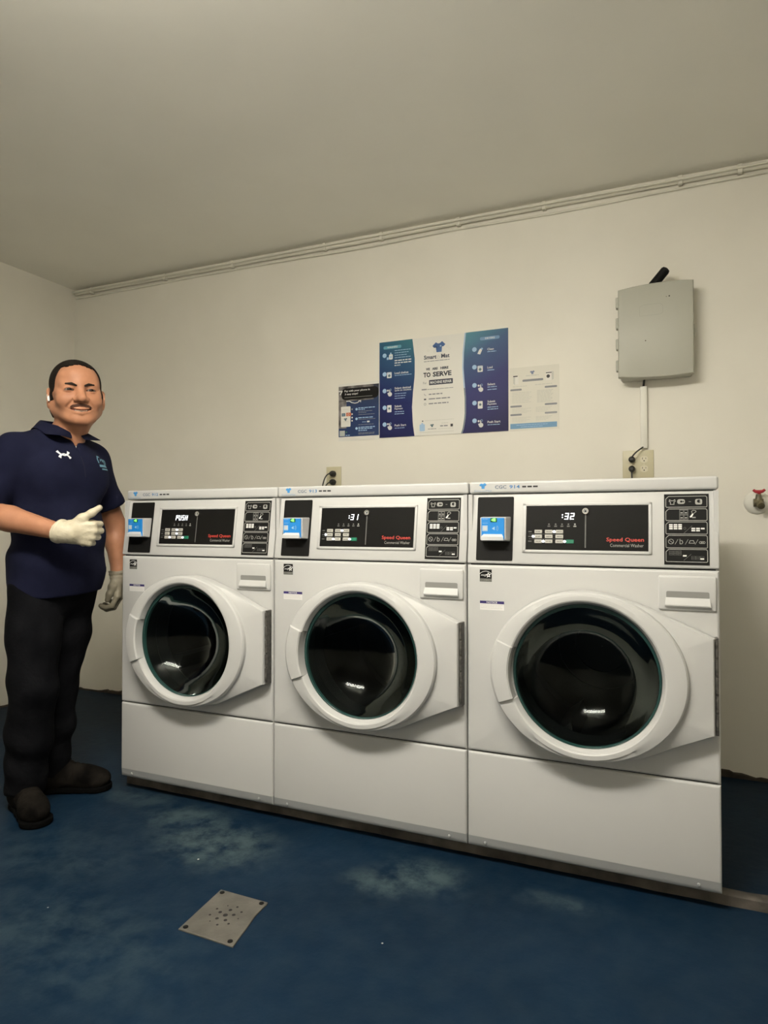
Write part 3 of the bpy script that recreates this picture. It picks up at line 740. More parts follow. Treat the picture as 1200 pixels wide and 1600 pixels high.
line('Select', RX, 0.467*H); dc.bars(RX, RX+0.044, 0.440*H, 0.0034, PALEBLUE, 2, 2, 82); dc.bars(RX, RX+0.044, 0.415*H, 0.0034, PALEBLUE, 2, 2, 83)
line('Submit', RX, 0.298*H); line('Payment', RX, 0.270*H)
for k in range(2): dc.bars(RX, RX+0.050, (0.242-0.02*k)*H, 0.0032, PALEBLUE, 2, 3, 84+k)
line('Push Start', RX, 0.098*H); dc.bars(RX, RX+0.058, 0.070*H, 0.0028, PALEBLUE, 2, 4, 88)
dc.tshirt(0.312, 0.888*H, 0.066, LOGODEEP, 2, PALEBLUE)
for (a, b) in ((0.268, 0.905), (0.258, 0.86), (0.356, 0.885), (0.366, 0.86), (0.29, 0.84)): dc.circ(a, b*H, 0.005, 0.0008, FAINT, 2, 10)
dc.text('Smart', 0.236, 0.300, 0.773*H, 0.815*H, mat('logo_text', (0.05, 0.06, 0.09), 0.6), 2, 0.03); dc.circ(0.310, 0.785*H, 0.0065, 0.002, FAINT, 2, 14)
dc.text('Mat', 0.324, 0.366, 0.773*H, 0.815*H, MATS['logo_text'], 2, 0.03)
dc.bars(0.236, 0.366, 0.752*H, 0.0032, BARGREY, 2, 6, 90)
for txt, a, b in (('WE', 0.246, 0.266), ('ARE', 0.278, 0.306), ('HERE', 0.320, 0.360)): dc.text(txt, a, b, 0.660*H, 0.685*H, NAVYTXT, 2, 0.05)
dc.text('TO', 0.233, 0.270, 0.590*H, 0.640*H, mat('serve_text', (0.03, 0.033, 0.045), 0.6), 2, 0.045); dc.text('SERVE', 0.281, 0.375, 0.590*H, 0.640*H, MATS['serve_text'], 2, 0.04)
dc.text('For', 0.232, 0.250, 0.522*H, 0.547*H, BARGREY, 2); dc.rrect(0.262, 0.382, 0.508*H, 0.560*H, 0.002, NAVYTXT, 2); dc.text('MACHINE REPAIR', 0.268, 0.376, 0.520*H, 0.548*H, PRINTW, 3, 0.02)
dc.rect(0.224, 0.250, 0.462*H, 0.474*H, BARGREY, 2); dc.bars(0.253, 0.384, 0.466*H, 0.0026, BARGREY, 2, 7, 91)
for v, w, s_ in ((0.415, 0.07, 92), (0.368, 0.108, 93), (0.320, 0.100, 94)):
    dc.bars(0.260, 0.260+w, v*H, 0.0055, BARGREY, 2, 4, s_)
dc.ring([(0.237, 0.423*H), (0.240, 0.412*H), (0.246, 0.406*H)], 0.0022, BARGREY, 2, False); dc.rect(0.236, 0.247, 0.360*H, 0.374*H, NAVYTXT, 2); dc.circ(0.2415, 0.318*H, 0.005, 0.0018, BARGREY, 2, 12)
# footer of the poster
dc.rrect(0.213, 0.240, 0.045*H, 0.115*H, 0.004, PALEBLUE, 2); dc.rect(0.222, 0.231, 0.115*H, 0.128*H, PALEBLUE, 2); dc.disc(0.229, 0.147*H, 0.0035, NAVYTXT, 2, 8)
dc.bars(0.240, 0.386, 0.150*H, 0.0018, FAINT, 2, 6, 95); dc.tshirt(0.277, 0.097*H, 0.020, SLATE, 2); dc.bars(0.256, 0.298, 0.063*H, 0.0030, BARGREY, 2, 3, 96)
dc.bars(0.325, 0.360, 0.116*H, 0.0026, FAINT, 2, 3, 97); dc.bars(0.318, 0.356, 0.088*H, 0.0055, BARGREY, 2, 2, 98); dc.rect(0.370, 0.382, 0.076*H, 0.103*H, PRINTK, 2)
dc.bars(0.310, 0.384, 0.060*H, 0.0018, FAINT, 2, 5, 99); dc.rect(0.213, 0.386, 0.030*H, 0.034*H, FAINT, 2)
o = mb.build('poster', smooth=False); o.location = (0.604, YW-0.0005, 1.4445)
tag(o, 'large blue and white service poster headed SmartoMat on the wall above the washers', 'poster')

# left flyer
W, H = 0.229, 0.292
FLY = gradient('flyer_navy', [(0.0, (0.022, 0.045, 0.13)), (0.5, (0.018, 0.035, 0.11)), (0.8, (0.03, 0.05, 0.10)), (1.0, (0.03, 0.03, 0.035))], lo=0, hi=0.29)
FLYB = noisy('flyer_photo', (0.02, 0.018, 0.018), (0.30, 0.28, 0.27), 16, 0.5)
mb = MB(); mb.box(0, W, -0.0012, 0.0, 0, H, PAPER)
dc = Decal(mb, T(0, -0.0012, 0), 0.0003)
dc.rect(0.0, W-0.003, 0.070*H, 0.955*H, FLY, 1); dc.rect(0.0, W*0.86, 0.69*H, 0.955*H, FLYB, 2); dc.rect(0.0, 0.045, 0.22*H, 0.70*H, FLYB, 2)
dc.rrect(0.016, W-0.004, 0.715*H, 0.915*H, 0.022, BLACKM, 3)
dc.text('Pay with your phone in', 0.034, 0.176, 0.845*H, 0.885*H, PRINTW, 4, 0.02); dc.text('3 easy steps!', 0.036, 0.110, 0.790*H, 0.830*H, PRINTW, 4, 0.02); dc.rect(0.034, 0.19, 0.752*H, 0.758*H, PRINTG, 4)
dc.ring([(0.003, 0.873*H), (0.020, 0.873*H), (0.010, 0.815*H)], 0.006, PRINTW, 4, False)
dc.ring([(0.045+0.0, 0.690*H), (0.062, 0.690*H), (0.075, 0.662*H), (0.092, 0.648*H), (0.108, 0.655*H), (0.120, 0.685*H)], 0.0045, PRINTW, 4, False); dc.poly([(0.110, 0.690*H), (0.128, 0.695*H), (0.126, 0.650*H), (0.121, 0.675*H)], PRINTW, 4)
dc.rrect(0.014, 0.068, 0.245*H, 0.600*H, 0.004, PAPER, 4); dc.rect(0.018, 0.039, 0.430*H, 0.485*H, SLATE, 5); dc.circ(0.028, 0.457*H, 0.004, 0.0012, PALEBLUE, 6, 10)
dc.rect(0.044, 0.071, 0.428*H, 0.490*H, ORANGE, 5); dc.circ(0.056, 0.458*H, 0.005, 0.0016, PAPER, 6, 10); dc.tshirt(0.040, 0.375*H, 0.020, SLATE, 5); dc.bars(0.026, 0.056, 0.336*H, 0.002, FAINT, 5, 3, 5); dc.bars(0.026, 0.056, 0.55*H, 0.002, FAINT, 5, 3, 6)
for v in (0.545, 0.46, 0.40, 0.345): dc.disc(0.077, v*H, 0.0042, PRINTG if v > .5 else PAPER, 4, 10)
for v in (0.540, 0.373, 0.206): dc.disc(0.102, v*H, 0.0065, PALEBLUE, 3, 14)
for k, (v, w, m_) in enumerate(((0.558, 0.092, PRINTW), (0.532, 0.036, PRINTW), (0.500, 0.082, BARGREY), (0.475, 0.045, BARGREY), (0.442, 0.090, BARGREY), (0.388, 0.082, PRINTW), (0.360, 0.094, BARGREY), (0.268, 0.085, BARGREY), (0.222, 0.092, PRINTW), (0.196, 0.082, PRINTW), (0.165, 0.050, PRINTW), (0.125, 0.090, BARGREY), (0.105, 0.088, BARGREY))):
    dc.bars(0.112, 0.112+w, v*H, 0.0042 if m_ is PRINTW else 0.0024, PALEBLUE if m_ is PRINTW else m_, 3, 5, 100+k)
dc.rrect(0.160, 0.175, 0.300*H, 0.328*H, 0.003, PRINTW, 3); dc.bars(0.134, 0.156, 0.312*H, 0.003, PALEBLUE, 3, 3, 9)
dc.rect(0.006, 0.036, 0.085*H, 0.180*H, mat('pale_square', (0.42, 0.45, 0.42), 0.6), 3); dc.disc(0.045, 0.150*H, 0.005, mat('leaf_print', (0.06, 0.16, 0.12), 0.6), 3, 8); dc.bars(0.040, 0.064, 0.095*H, 0.004, PALEBLUE, 3, 2, 11)
o = mb.build('flyer', smooth=False); o.location = (0.3745, YW-0.0005, 1.4395)
tag(o, 'dark navy pay with your phone flyer touching the left edge of the large poster', 'flyer')

# right flyer
W, H = 0.222, 0.289
mb = MB(); mb.box(0, W, -0.0012, 0.0, 0, H, PAPER2)
dc = Decal(mb, T(0, -0.0012, 0), 0.0003)
dc.tshirt(0.103, 0.905*H, 0.022, mat('soft_logo', (0.20, 0.24, 0.36), 0.6), 2); dc.bars(0.074, 0.132, 0.858*H, 0.0040, FAINT, 2, 2, 3); dc.rrect(0.058, 0.152, 0.768*H, 0.802*H, 0.004, BARGREY, 2)
dc.rect(0.016, 0.036, 0.855*H, 0.872*H, PRINTK, 2); dc.rect(0.016, 0.040, 0.735*H, 0.855*H, PAPER, 1); dc.poly([(0.016, 0.75*H), (0.024, 0.725*H), (0.024, 0.855*H), (0.016, 0.855*H)], FAINT, 2)
dc.rect(0.163, 0.192, 0.760*H, 0.900*H, PAPER, 2); dc.poly([(0.190, 0.760*H), (0.199, 0.775*H), (0.198, 0.892*H), (0.188, 0.900*H)], FAINT, 3); dc.rect(0.164, 0.189, 0.872*H, 0.886*H, PRINTK, 3); dc.disc(0.174, 0.824*H, 0.0078, PRINTK, 3, 18)
dc.bars(0.014, 0.082, 0.700*H, 0.003, FAINT, 2, 5, 12); dc.bars(0.115, 0.192, 0.708*H, 0.003, FAINT, 2, 5, 13)
for (a, b, v) in ((0.002, 0.055, 0.648), (0.002, 0.055, 0.385), (0.002, 0.055, 0.252), (0.158, 0.213, 0.660), (0.158, 0.213, 0.390), (0.158, 0.213, 0.255)): dc.rrect(a, b, v*H-0.0042, v*H+0.0042, 0.004, BARGREY, 2)
for k in range(7): dc.bars(0.010, 0.100-0.006*(k % 3), (0.600-0.026*k)*H, 0.0022, FAINT, 2, 6, 130+k)
for k in range(10): dc.bars(0.124, 0.196-0.005*(k % 3), (0.612-0.020*k)*H, 0.0026, FAINT, 2, 5, 150+k)
for k in range(4): dc.bars(0.010, 0.098-0.02*(k % 2), (0.345-0.022*k)*H, 0.002, FAINT, 2, 6, 170+k); dc.bars(0.118, 0.190-0.008*k, (0.350-0.022*k)*H, 0.002, FAINT, 2, 5, 180+k)
for k in range(4): dc.bars(0.010, 0.095-0.02*(k % 2), (0.205-0.020*k)*H, 0.002, FAINT, 2, 6, 190+k); dc.bars(0.118, 0.195-0.01*k, (0.205-0.018*k)*H, 0.002, FAINT, 2, 5, 195+k)
dc.rect(0.002, 0.212, 0.030*H, 0.112*H, SKYBAR, 2); dc.bars(0.03, 0.17, 0.085*H, 0.0024, PALEBLUE, 3, 9, 7); dc.bars(0.05, 0.15, 0.055*H, 0.0024, PALEBLUE, 3, 7, 8)
o = mb.build('flyer', smooth=False); o.location = (1.2585, YW-0.0005, 1.4430)
tag(o, 'pale sheet of small print with blue footer at the right edge of the large poster', 'flyer')

# ------------------------------------------------------------------ grey wall box with antenna
r = empty('wall_box', (1.880, YW, 1.62), 'grey plastic equipment box high on the wall, stubby black antenna on top', 'equipment box')
mb = MB(); mb.box(-0.138, 0.140, -0.088, -0.0005, 0.004, 0.382, BOXGREY, 0.012, 3); mb.build('enclosure', r)
mb = MB()
nx = 14; vs_, fs = [], []
def arch(x): return 1-0.9*((x-0.02)/0.15)**2
pts = []
for i in range(nx+1):
    x = -0.143+0.288*i/nx; pts.append((x, 0.377+0.012*arch(x)))
for i in range(nx+1):
    x = 0.145-0.288*i/nx; pts.append((x, 0.008-0.010*arch(x)))
def inset(p, d):
    c = Vector((0.0, 0.195)); out = []
    for x, z in p: out.append((x*(1-d/0.144), c.y+(z-c.y)*(1-d/0.195)))
    return out
lay = [(pts, -0.070), (pts, -0.090), (inset(pts, 0.003), -0.0955), (inset(pts, 0.008), -0.0975)]
n = len(pts)
for P, y in lay: vs_ += [(x, y, z) for x, z in P]
for j in range(len(lay)-1):
    for i in range(n): k = (i+1) % n; fs.append([j*n+i, j*n+k, j*n+n+k, j*n+n+i])
fs.append([3*n+i for i in range(n)]); fs.append(list(range(n))[::-1])
mb.add(vs_, fs, BOXGREY)
dc = Decal(mb, T(0, -0.0975, 0), 0.0004)
dc.ring([(-0.058, 0.255), (0.020, 0.255), (0.030, 0.262), (0.030, 0.290), (0.020, 0.300), (-0.045, 0.300), (-0.058, 0.292)], 0.0012, BOXLINE)
dc.disc(0.055, 0.325, 0.0028, BLACKM, 1, 10); dc.disc(0.044, 0.324, 0.0015, BLACKM, 1, 8); dc.disc(-0.036, 0.152, 0.0026, mat('box_dot', (0.08, 0.05, 0.03), 0.6), 1, 10); dc.disc(-0.046, 0.148, 0.0013, BOXLINE, 1, 8)
mb.build('cover', r)
for z in (0.060, 0.150, 0.238, 0.325):
    mb = MB(); mb.box(-0.153, -0.140, -0.092, -0.060, z-0.023, z+0.023, BOXGREY, 0.004, 2); mb.build('hinge_tab', r)
mb = MB(); mb.box(0.140, 0.149, -0.05, -0.03, 0.160, 0.215, BOXGREY, 0.003, 1); mb.tube([(0.149, -0.04, 0.165), (0.153, -0.042, 0.185), (0.149, -0.04, 0.21)], 0.003, RACE, 8); mb.build('latch', r)
mb = MB()
a0 = Vector((-0.018, -0.055, 0.378)); d = Vector((0.60, -0.42, 0.55)).normalized()
mb.tube([a0, a0+d*0.012], 0.012, BLACKM, 14); mb.tube([a0+d*0.010, a0+d*0.014, a0+d*0.088, a0+d*0.096, a0+d*0.099], [0.015, 0.0190, 0.0185, 0.0150, 0.007], BLACKM, 18)
mb.build('antenna', r)

# raceway + its lead
mb = MB(); mb.box(1.819, 1.846, YW-0.018, YW-0.0005, 1.338, 1.600, RACE, 0.002, 2)
tag(mb.build('cable_raceway'), 'white cable channel running up the wall from outlet to grey box', 'cable channel')
mb = MB(); mb.tube([(1.836, YW-0.03, 1.628), (1.834, YW-0.02, 1.618), (1.832, YW-0.011, 1.603), (1.831, YW-0.010, 1.59)], 0.0045, RUBBER, 8)
tag(mb.build('cable'), 'short dark lead between grey wall box and top of white channel', 'cable')

# ------------------------------------------------------------------ outlets and plugs
def receptacle(root, x, z, m):
    mb = MB(); 
    pts = [(x+0.0165*max(-0.82, min(0.82, math.cos(a)))/0.82*0.9, z+0.0145*math.sin(a)) for a in [2*PI*i/24 for i in range(24)]]
    mb.prism(pts, -0.0075, -0.004, m)
    dc = Decal(mb, T(0, -0.0075, 0), 0.0003)
    dc.rect(x-0.0075, x-0.0055, z+0.000, z+0.008, BLACKM); dc.rect(x+0.0055, x+0.0075, z+0.001, z+0.007, BLACKM); dc.disc(x, z-0.006, 0.0026, BLACKM, 1, 10)
    mb.build('receptacle', root)
r = empty('wall_outlet', (1.808, YW, 1.272), 'ivory four-socket wall outlet below the white cable channel', 'outlet')
mb = MB(); mb.box(-0.062, 0.062, -0.006, -0.0003, -0.060, 0.058, IVORY, 0.0025, 2); mb.build('cover_plate', r)
for x in (-0.024, 0.024):
    for z in (0.019, -0.021): receptacle(r, x, z, IVORY2)
for x in (-0.024, 0.024):
    mb = MB(); mb.lathe([(0.003, -0.0058), (0.0028, -0.0072), (0.0003, -0.0075)], IVORY2, (x, 0, -0.001), n=10); mb.build('screw', r)
r = empty('wall_outlet', (0.348, YW, 1.252), 'ivory two-socket wall outlet behind the middle washer', 'outlet')
mb = MB(); mb.box(-0.043, 0.043, -0.006, -0.0003, -0.060, 0.058, IVORY, 0.0025, 2); mb.build('cover_plate', r)
for z in (0.019, -0.021): receptacle(r, 0.002, z, IVORY2)

def plug(loc, pts, label, r0=0.0135):
    r = empty('power_plug', loc, label, 'plug', 'black plugs in the wall outlets')
    mb = MB()
    mb.lathe([(r0*0.8, -0.0), (r0, -0.004), (r0, -0.018), (r0*0.75, -0.030), (r0*0.45, -0.034)], RUBBER, n=20, cap0=True, cap1=True); mb.build('plug_body', r)
    mb = MB(); mb.tube(pts, 0.0034, RUBBER, 8); mb.build('cord', r)
def bez(a, b, c, d, n=14):
    a, b, c, d = map(Vector, (a, b, c, d))
    return [a*(1-t)**3+b*3*t*(1-t)**2+c*3*t*t*(1-t)+d*t**3 for t in [i/n for i in range(n+1)]]
yp = YW-0.0078
plug((1.784, yp, 1.291), bez((0, -0.026, 0.004), (0.004, -0.042, 0.018), (0.028, -0.030, 0.038), (0.046, -0.006, 0.052)), 'black plug in the upper socket of the four-socket outlet, lead bending up')
plug((1.784, yp, 1.251), bez((0, -0.026, -0.004), (0.0, -0.045, -0.02), (0.004, -0.04, -0.06), (0.004, -0.02, -0.16)), 'black plug in the lower socket of the four-socket outlet')
plug((0.350, yp, 1.273), bez((-0.004, -0.028, 0.0), (-0.022, -0.05, 0.0), (-0.044, -0.05, -0.04), (-0.050, -0.04, -0.15)), 'black plug in the upper socket behind the middle washer', 0.0155)
plug((0.350, yp, 1.230), bez((-0.004, -0.028, -0.002), (-0.022, -0.05, -0.004), (-0.036, -0.05, -0.04), (-0.038, -0.04, -0.13)), 'black plug in the lower socket behind the middle washer', 0.0155)

# ------------------------------------------------------------------ painted cables along the ceiling line
def cable(name, z0, y0, rad, sag, label, seed, x0=ROOM_X0+0.02, x1=3.25):
    rnd = random.Random(seed); pts = []; x = x0
    ph = [rnd.uniform(0, 6) for _ in range(3)]
    while x < x1:
        w = sag*(0.5+0.5*math.sin(2.1*x+ph[0]))*(0.6+0.4*math.sin(5.3*x+ph[1]))
        pts.append((x, y0-0.002*math.sin(3*x+ph[2]), z0-w)); x += 0.05
    mb = MB(); mb.tube(pts, rad, CABLEP, 8); o = mb.build(name)
    return tag(o, label, 'cable')
c1 = cable('cable', 2.4475, YW-0.0145, 0.0120, 0.005, 'thick painted cable clipped along the back wall just under the ceiling', 1)
cable('cable', 2.4210, YW-0.0070, 0.0055, 0.013, 'thin painted cable sagging below the thick ceiling cable', 2)
cable('cable', 2.4485, YW-0.0365, 0.0050, 0.003, 'thin painted cable twisting in front of the thick ceiling cable', 5)
for x in (-1.32, -0.75, -0.28, 0.30, 0.62, 1.02, 1.42, 1.98, 2.2, 2.75):
    mb = MB(); mb.box(x-0.009, x+0.009, YW-0.030, YW-0.0005, 2.428, 2.466, CABLEP, 0.004, 2); mb.build('clip', c1)

# ------------------------------------------------------------------ valve on the wall
r = empty('valve', (2.250, YW, 1.105), 'wall valve with red handle on a white round plate right of the washers', 'valve')
mb = MB(); mb.lathe([(0.047, -0.0005), (0.046, -0.005), (0.040, -0.012), (0.028, -0.018), (0.012, -0.020)], RACE, (0, 0, -0.002), n=32, cap0=True, cap1=True); mb.build('escutcheon', r)
mb = MB(); mb.tube([(0, -0.015, 0), (0, -0.05, -0.002)], 0.012, BRASS, 14); mb.tube([(-0.016, -0.045, -0.004), (0.018, -0.045, -0.004)], 0.016, BRASS, 14); mb.tube([(0.002, -0.045, 0), (0.002, -0.047, 0.030)], [0.014, 0.009], BRASS, 12); mb.tube([(0.006, -0.045, -0.006), (0.008, -0.075, -0.018)], [0.016, 0.013], BRASS, 14); mb.build('valve_body', r)
mb = MB(); mb.tube([(0.004, -0.047, 0.028), (0.004, -0.048, 0.040)], 0.006, REDV, 10); mb.tube([(-0.017, -0.048, 0.047), (-0.010, -0.048, 0.041), (0.004, -0.048, 0.038), (0.016, -0.048, 0.041), (0.024, -0.048, 0.047)], [0.005, 0.006, 0.008, 0.006, 0.005], REDV, 12); mb.build('valve_handle', r)

# ------------------------------------------------------------------ floor drain plate
r = empty('floor_drain', (0.874, -0.512, 0.0), 'grey square metal drain plate with holes set in the blue floor', 'drain')
P = [(-0.087, 0.096), (0.068, 0.094), (0.070, 0.086), (0.072, 0.03), (0.082, -0.02), (0.090, -0.07), (0.096, -0.098), (-0.073, -0.094)]
n = len(P); mb = MB()
vs_ = [(x, y, 0.0002) for x, y in P]+[(x, y, 0.003) for x, y in P]+[(x*0.985, y*0.985, 0.0042) for x, y in P]
fs = [[n*2+i for i in range(n)], list(range(n))[::-1]]
for j in range(2):
    for i in range(n): k = (i+1) % n; fs.append([j*n+i, j*n+k, j*n+n+k, j*n+n+i])
mb.add(vs_, fs, DRAINM)
DM = T(0, 0, 0.0042) @ Matrix.Rotation(-PI/2, 4, 'X')
def dd(x, y, rr): mb.lathe([(rr, 0.0), (rr*0.95, 0.0003), (0.0001, 0.0003)], SEAM, (x, y, 0.0042), 'z', 12)
dd(0.0, 0.0, 0.0065)
for k in range(5): a = 2*PI*k/5+0.4; dd(0.021*math.cos(a), 0.024*math.sin(a), 0.0048)
for k in range(9): a = 2*PI*k/9; dd(0.040*math.cos(a), 0.043*math.sin(a), 0.0033 if k % 3 else 0.002)
mb.build('plate', r)
for (x, y) in ((-0.073, 0.083), (0.056, 0.082), (0.078, -0.085), (-0.060, -0.082)):
    mb = MB(); mb.lathe([(0.0068, 0.0), (0.0064, 0.0016), (0.003, 0.0022), (0.0003, 0.0022)], BLACKM, (x, y, 0.0042), 'z', 12); mb.build('screw', r)

# ------------------------------------------------------------------ implicit surfaces for the person
class Field:
    """signed distance on a rectilinear grid; frame: u = the man's width as seen, t = towards his front, z = up"""
    def __init__(s, xs, ys, zs):
        s.x, s.y, s.z = [np.asarray(a, np.float32) for a in (xs, ys, zs)]
        s.d = np.full((len(s.x), len(s.y), len(s.z)), 0.5, np.float32)
    def sub(s, lo, hi):
        sl = []
        for a, l, h in zip((s.x, s.y, s.z), lo, hi):
            i, j = np.searchsorted(a, l), np.searchsorted(a, h); sl.append(slice(max(i-1, 0), min(j+1, len(a))))
        return tuple(sl)
    def grid(s, sl): return s.x[sl[0]][:, None, None], s.y[sl[1]][None, :, None], s.z[sl[2]][None, None, :]
    def op(s, fn, lo, hi, k=0.01, mode='+', pad=0.05):
        lo = [a-pad for a in lo]; hi = [a+pad for a in hi]
        sl = s.sub(lo, hi); X, Y, Z = s.grid(sl); e = fn(X, Y, Z).astype(np.float32); d = s.d[sl]
        if mode == '+':
            h = np.clip(0.5+0.5*(d-e)/k, 0, 1); r = d*(1-h)+e*h-k*h*(1-h)
        else:
            h = np.clip(0.5-0.5*(d+e)/k, 0, 1); r = d*(1-h)-e*h+k*h*(1-h)
        s.d[sl] = r
    def cap(s, a, b, r1, r2, k=0.01, mode='+', pad=0.05):
        a = np.array(a, float); b = np.array(b, float); m = max(r1, r2); ab = b-a; L2 = float(ab @ ab)+1e-12
        def fn(X, Y, Z):
            t = np.clip(((X-a[0])*ab[0]+(Y-a[1])*ab[1]+(Z-a[2])*ab[2])/L2, 0, 1)
            return np.sqrt((X-a[0]-t*ab[0])**2+(Y-a[1]-t*ab[1])**2+(Z-a[2]-t*ab[2])**2)-(r1+(r2-r1)*t)
        s.op(fn, np.minimum(a, b)-m, np.maximum(a, b)+m, k, mode, pad)
    def chain(s, pts, rs, k=0.01, mode='+', pad=0.05):
        for i in range(len(pts)-1): s.cap(pts[i], pts[i+1], rs[i], rs[i+1], k, mode, pad)
    def ell(s, c, r, R=None, k=0.01, mode='+', pad=0.05):
        c = np.array(c, float); r = np.array(r, float); R = np.eye(3) if R is None else np.array(R, float)   # columns = local axes
        m = max(r)
        def fn(X, Y, Z):
            P = [(X-c[0])*R[0, i]+(Y-c[1])*R[1, i]+(Z-c[2])*R[2, i] for i in range(3)]
            k0 = np.sqrt(sum((P[i]/r[i])**2 for i in range(3))); k1 = np.sqrt(sum((P[i]/r[i]**2)**2 for i in range(3)))
            return k0*(k0-1)/np.maximum(k1, 1e-6)
        s.op(fn, c-m, c+m, k, mode, pad)
    def mesh(s):
        d = s.d; neg = d < 0; nx, ny, nz = d.shape
        cs = sum(neg[i:nx-1+i, j:ny-1+j, k:nz-1+k].astype(np.int8) for i in (0, 1) for j in (0, 1) for k in (0, 1))
        act = (cs > 0) & (cs < 8); I = np.argwhere(act); idx = np.full(act.shape, -1, np.int64); idx[act] = np.arange(len(I))
        off = np.array([[i, j, k] for i in (0, 1) for j in (0, 1) for k in (0, 1)])
        val = np.stack([d[I[:, 0]+o[0], I[:, 1]+o[1], I[:, 2]+o[2]] for o in off], 1)
        pos = np.stack([np.stack([s.x[I[:, 0]+o[0]], s.y[I[:, 1]+o[1]], s.z[I[:, 2]+o[2]]], 1) for o in off], 1)
        acc = np.zeros((len(I), 3)); cnt = np.zeros(len(I))
        for a in range(8):
            for b in range(a+1, 8):
                if np.abs(off[a]-off[b]).sum() != 1: continue
                da, db = val[:, a], val[:, b]; cr = (da < 0) != (db < 0)
                t = np.where(cr, da/np.where(cr, da-db, 1), 0)[:, None]
                p = pos[:, a]+t*(pos[:, b]-pos[:, a]); acc += np.where(cr[:, None], p, 0); cnt += cr
        V = acc/np.maximum(cnt, 1)[:, None]
        F = []
        for ax in range(3):
            o = [0, 0, 0]; o[ax] = 1
            A = neg[:nx-o[0], :ny-o[1], :nz-o[2]]; B = neg[o[0]:, o[1]:, o[2]:]
            E = np.argwhere(A != B); b, c = [(1, 2), (2, 0), (0, 1)][ax]
            E = E[(E[:, b] > 0) & (E[:, c] > 0) & (E[:, b] < d.shape[b]-1) & (E[:, c] < d.shape[c]-1)]
            sgn = A[E[:, 0], E[:, 1], E[:, 2]]
            q = []
            for (p_, q_) in ((1, 1), (0, 1), (0, 0), (1, 0)):
                G = E.copy(); G[:, b] -= p_; G[:, c] -= q_; q.append(idx[G[:, 0], G[:, 1], G[:, 2]])
            Q = np.stack(q, 1); Q[~sgn] = Q[~sgn][:, ::-1]; F.append(Q)
        F = np.concatenate(F); F = F[(F >= 0).all(1)]
        return V, F

def field_obj(name, V, F, mats, parent, mi=None, smooth_it=1):
    # one Laplacian pass to even the grid, then into Blender axes (x = u, y = -t)
    V = V.copy()
    for _ in range(smooth_it):
        S = np.zeros_like(V); n = np.zeros(len(V))
        for a in range(4):
            for b in ((a+1) % 4, (a-1) % 4):
                np.add.at(S, F[:, a], V[F[:, b]]); np.add.at(n, F[:, a], 1)
        V = V*0.45+0.55*S/np.maximum(n, 1)[:, None]
    W3 = V*np.array([1, -1, 1])
    me = bpy.data.meshes.new(name)
    me.from_pydata(W3.tolist(), [], F[:, ::-1].tolist())
    for m in mats: me.materials.append(m)
    me.polygons.foreach_set('use_smooth', [True]*len(me.polygons))
    if mi is not None: me.polygons.foreach_set('material_index', mi.astype(int).tolist())
    me.update()
    o = bpy.data.objects.new(name, me); COL.objects.link(o)
    if parent is not None: o.parent = parent
    return o

def axis(*segs):
    """piecewise spacing: (start, end, step), ..."""
    out = []
    for a, b, h in segs: out += list(np.linspace(a, b, max(2, int(round((b-a)/h))+1))[:-1])
    out.append(segs[-1][1]); return out

SKIN = noisy('skin', (0.34, 0.155, 0.087), (0.40, 0.19, 0.108), 22, 0.5, 0.05, 260, spec=0.28)
LIP = mat('lips', (0.30, 0.115, 0.085), 0.6, spec=0.25)
HAIR = noisy('dark_hair', (0.005, 0.004, 0.003), (0.014, 0.010, 0.008), 160, 0.8, 0.5, 400, spec=0.1)
BROW = noisy('brow_hair', (0.014, 0.010, 0.008), (0.03, 0.02, 0.015), 200, 0.8, spec=0.1)
STUB = noisy('moustache_hair', (0.045, 0.022, 0.015), (0.085, 0.040, 0.027), 220, 0.8, spec=0.1)
POLO = noisy('navy_polo', (0.0060, 0.0072, 0.021), (0.0085, 0.0098, 0.027), 12, 0.9, 0.25, 500, spec=0.1)
PANTS = noisy('black_trousers', (0.0030, 0.0032, 0.0042), (0.0060, 0.0062, 0.0075), 14, 0.9, 0.3, 60, spec=0.06)
BOOT = noisy('worn_boot', (0.0022, 0.0019, 0.0016), (0.0125, 0.0105, 0.0085), 16, 0.9, 0.3, 60, spec=0.06)
SOLE = mat('boot_sole', (0.0025, 0.0025, 0.0025), 0.9, spec=0.04)
GLOVE = noisy('latex_glove', (0.48, 0.43, 0.31), (0.57, 0.515, 0.385), 18, 0.5, 0.3, 70)
GLOVE_SHADED = noisy('shaded_latex_glove', (0.20, 0.18, 0.13), (0.28, 0.25, 0.185), 18, 0.6, 0.3, 70)  # copy of the latex glove colour, darkened for the shade it hangs in
UNDER = mat('white_undershirt', (0.70, 0.70, 0.68), 0.8)
SCLERA = mat('eye_white', (0.17, 0.14, 0.12), 0.5, spec=0.15)
IRIS = mat('eye_iris', (0.012, 0.007, 0.005), 0.3, spec=0.15)
TEETH = mat('teeth', (0.66, 0.61, 0.52), 0.3)
POD = mat('earbud_white', (0.82, 0.82, 0.80), 0.25)
LOGOW = mat('logo_white', (0.80, 0.80, 0.80), 0.7)
LOGOT = mat('logo_teal', (0.12, 0.27, 0.36), 0.7)

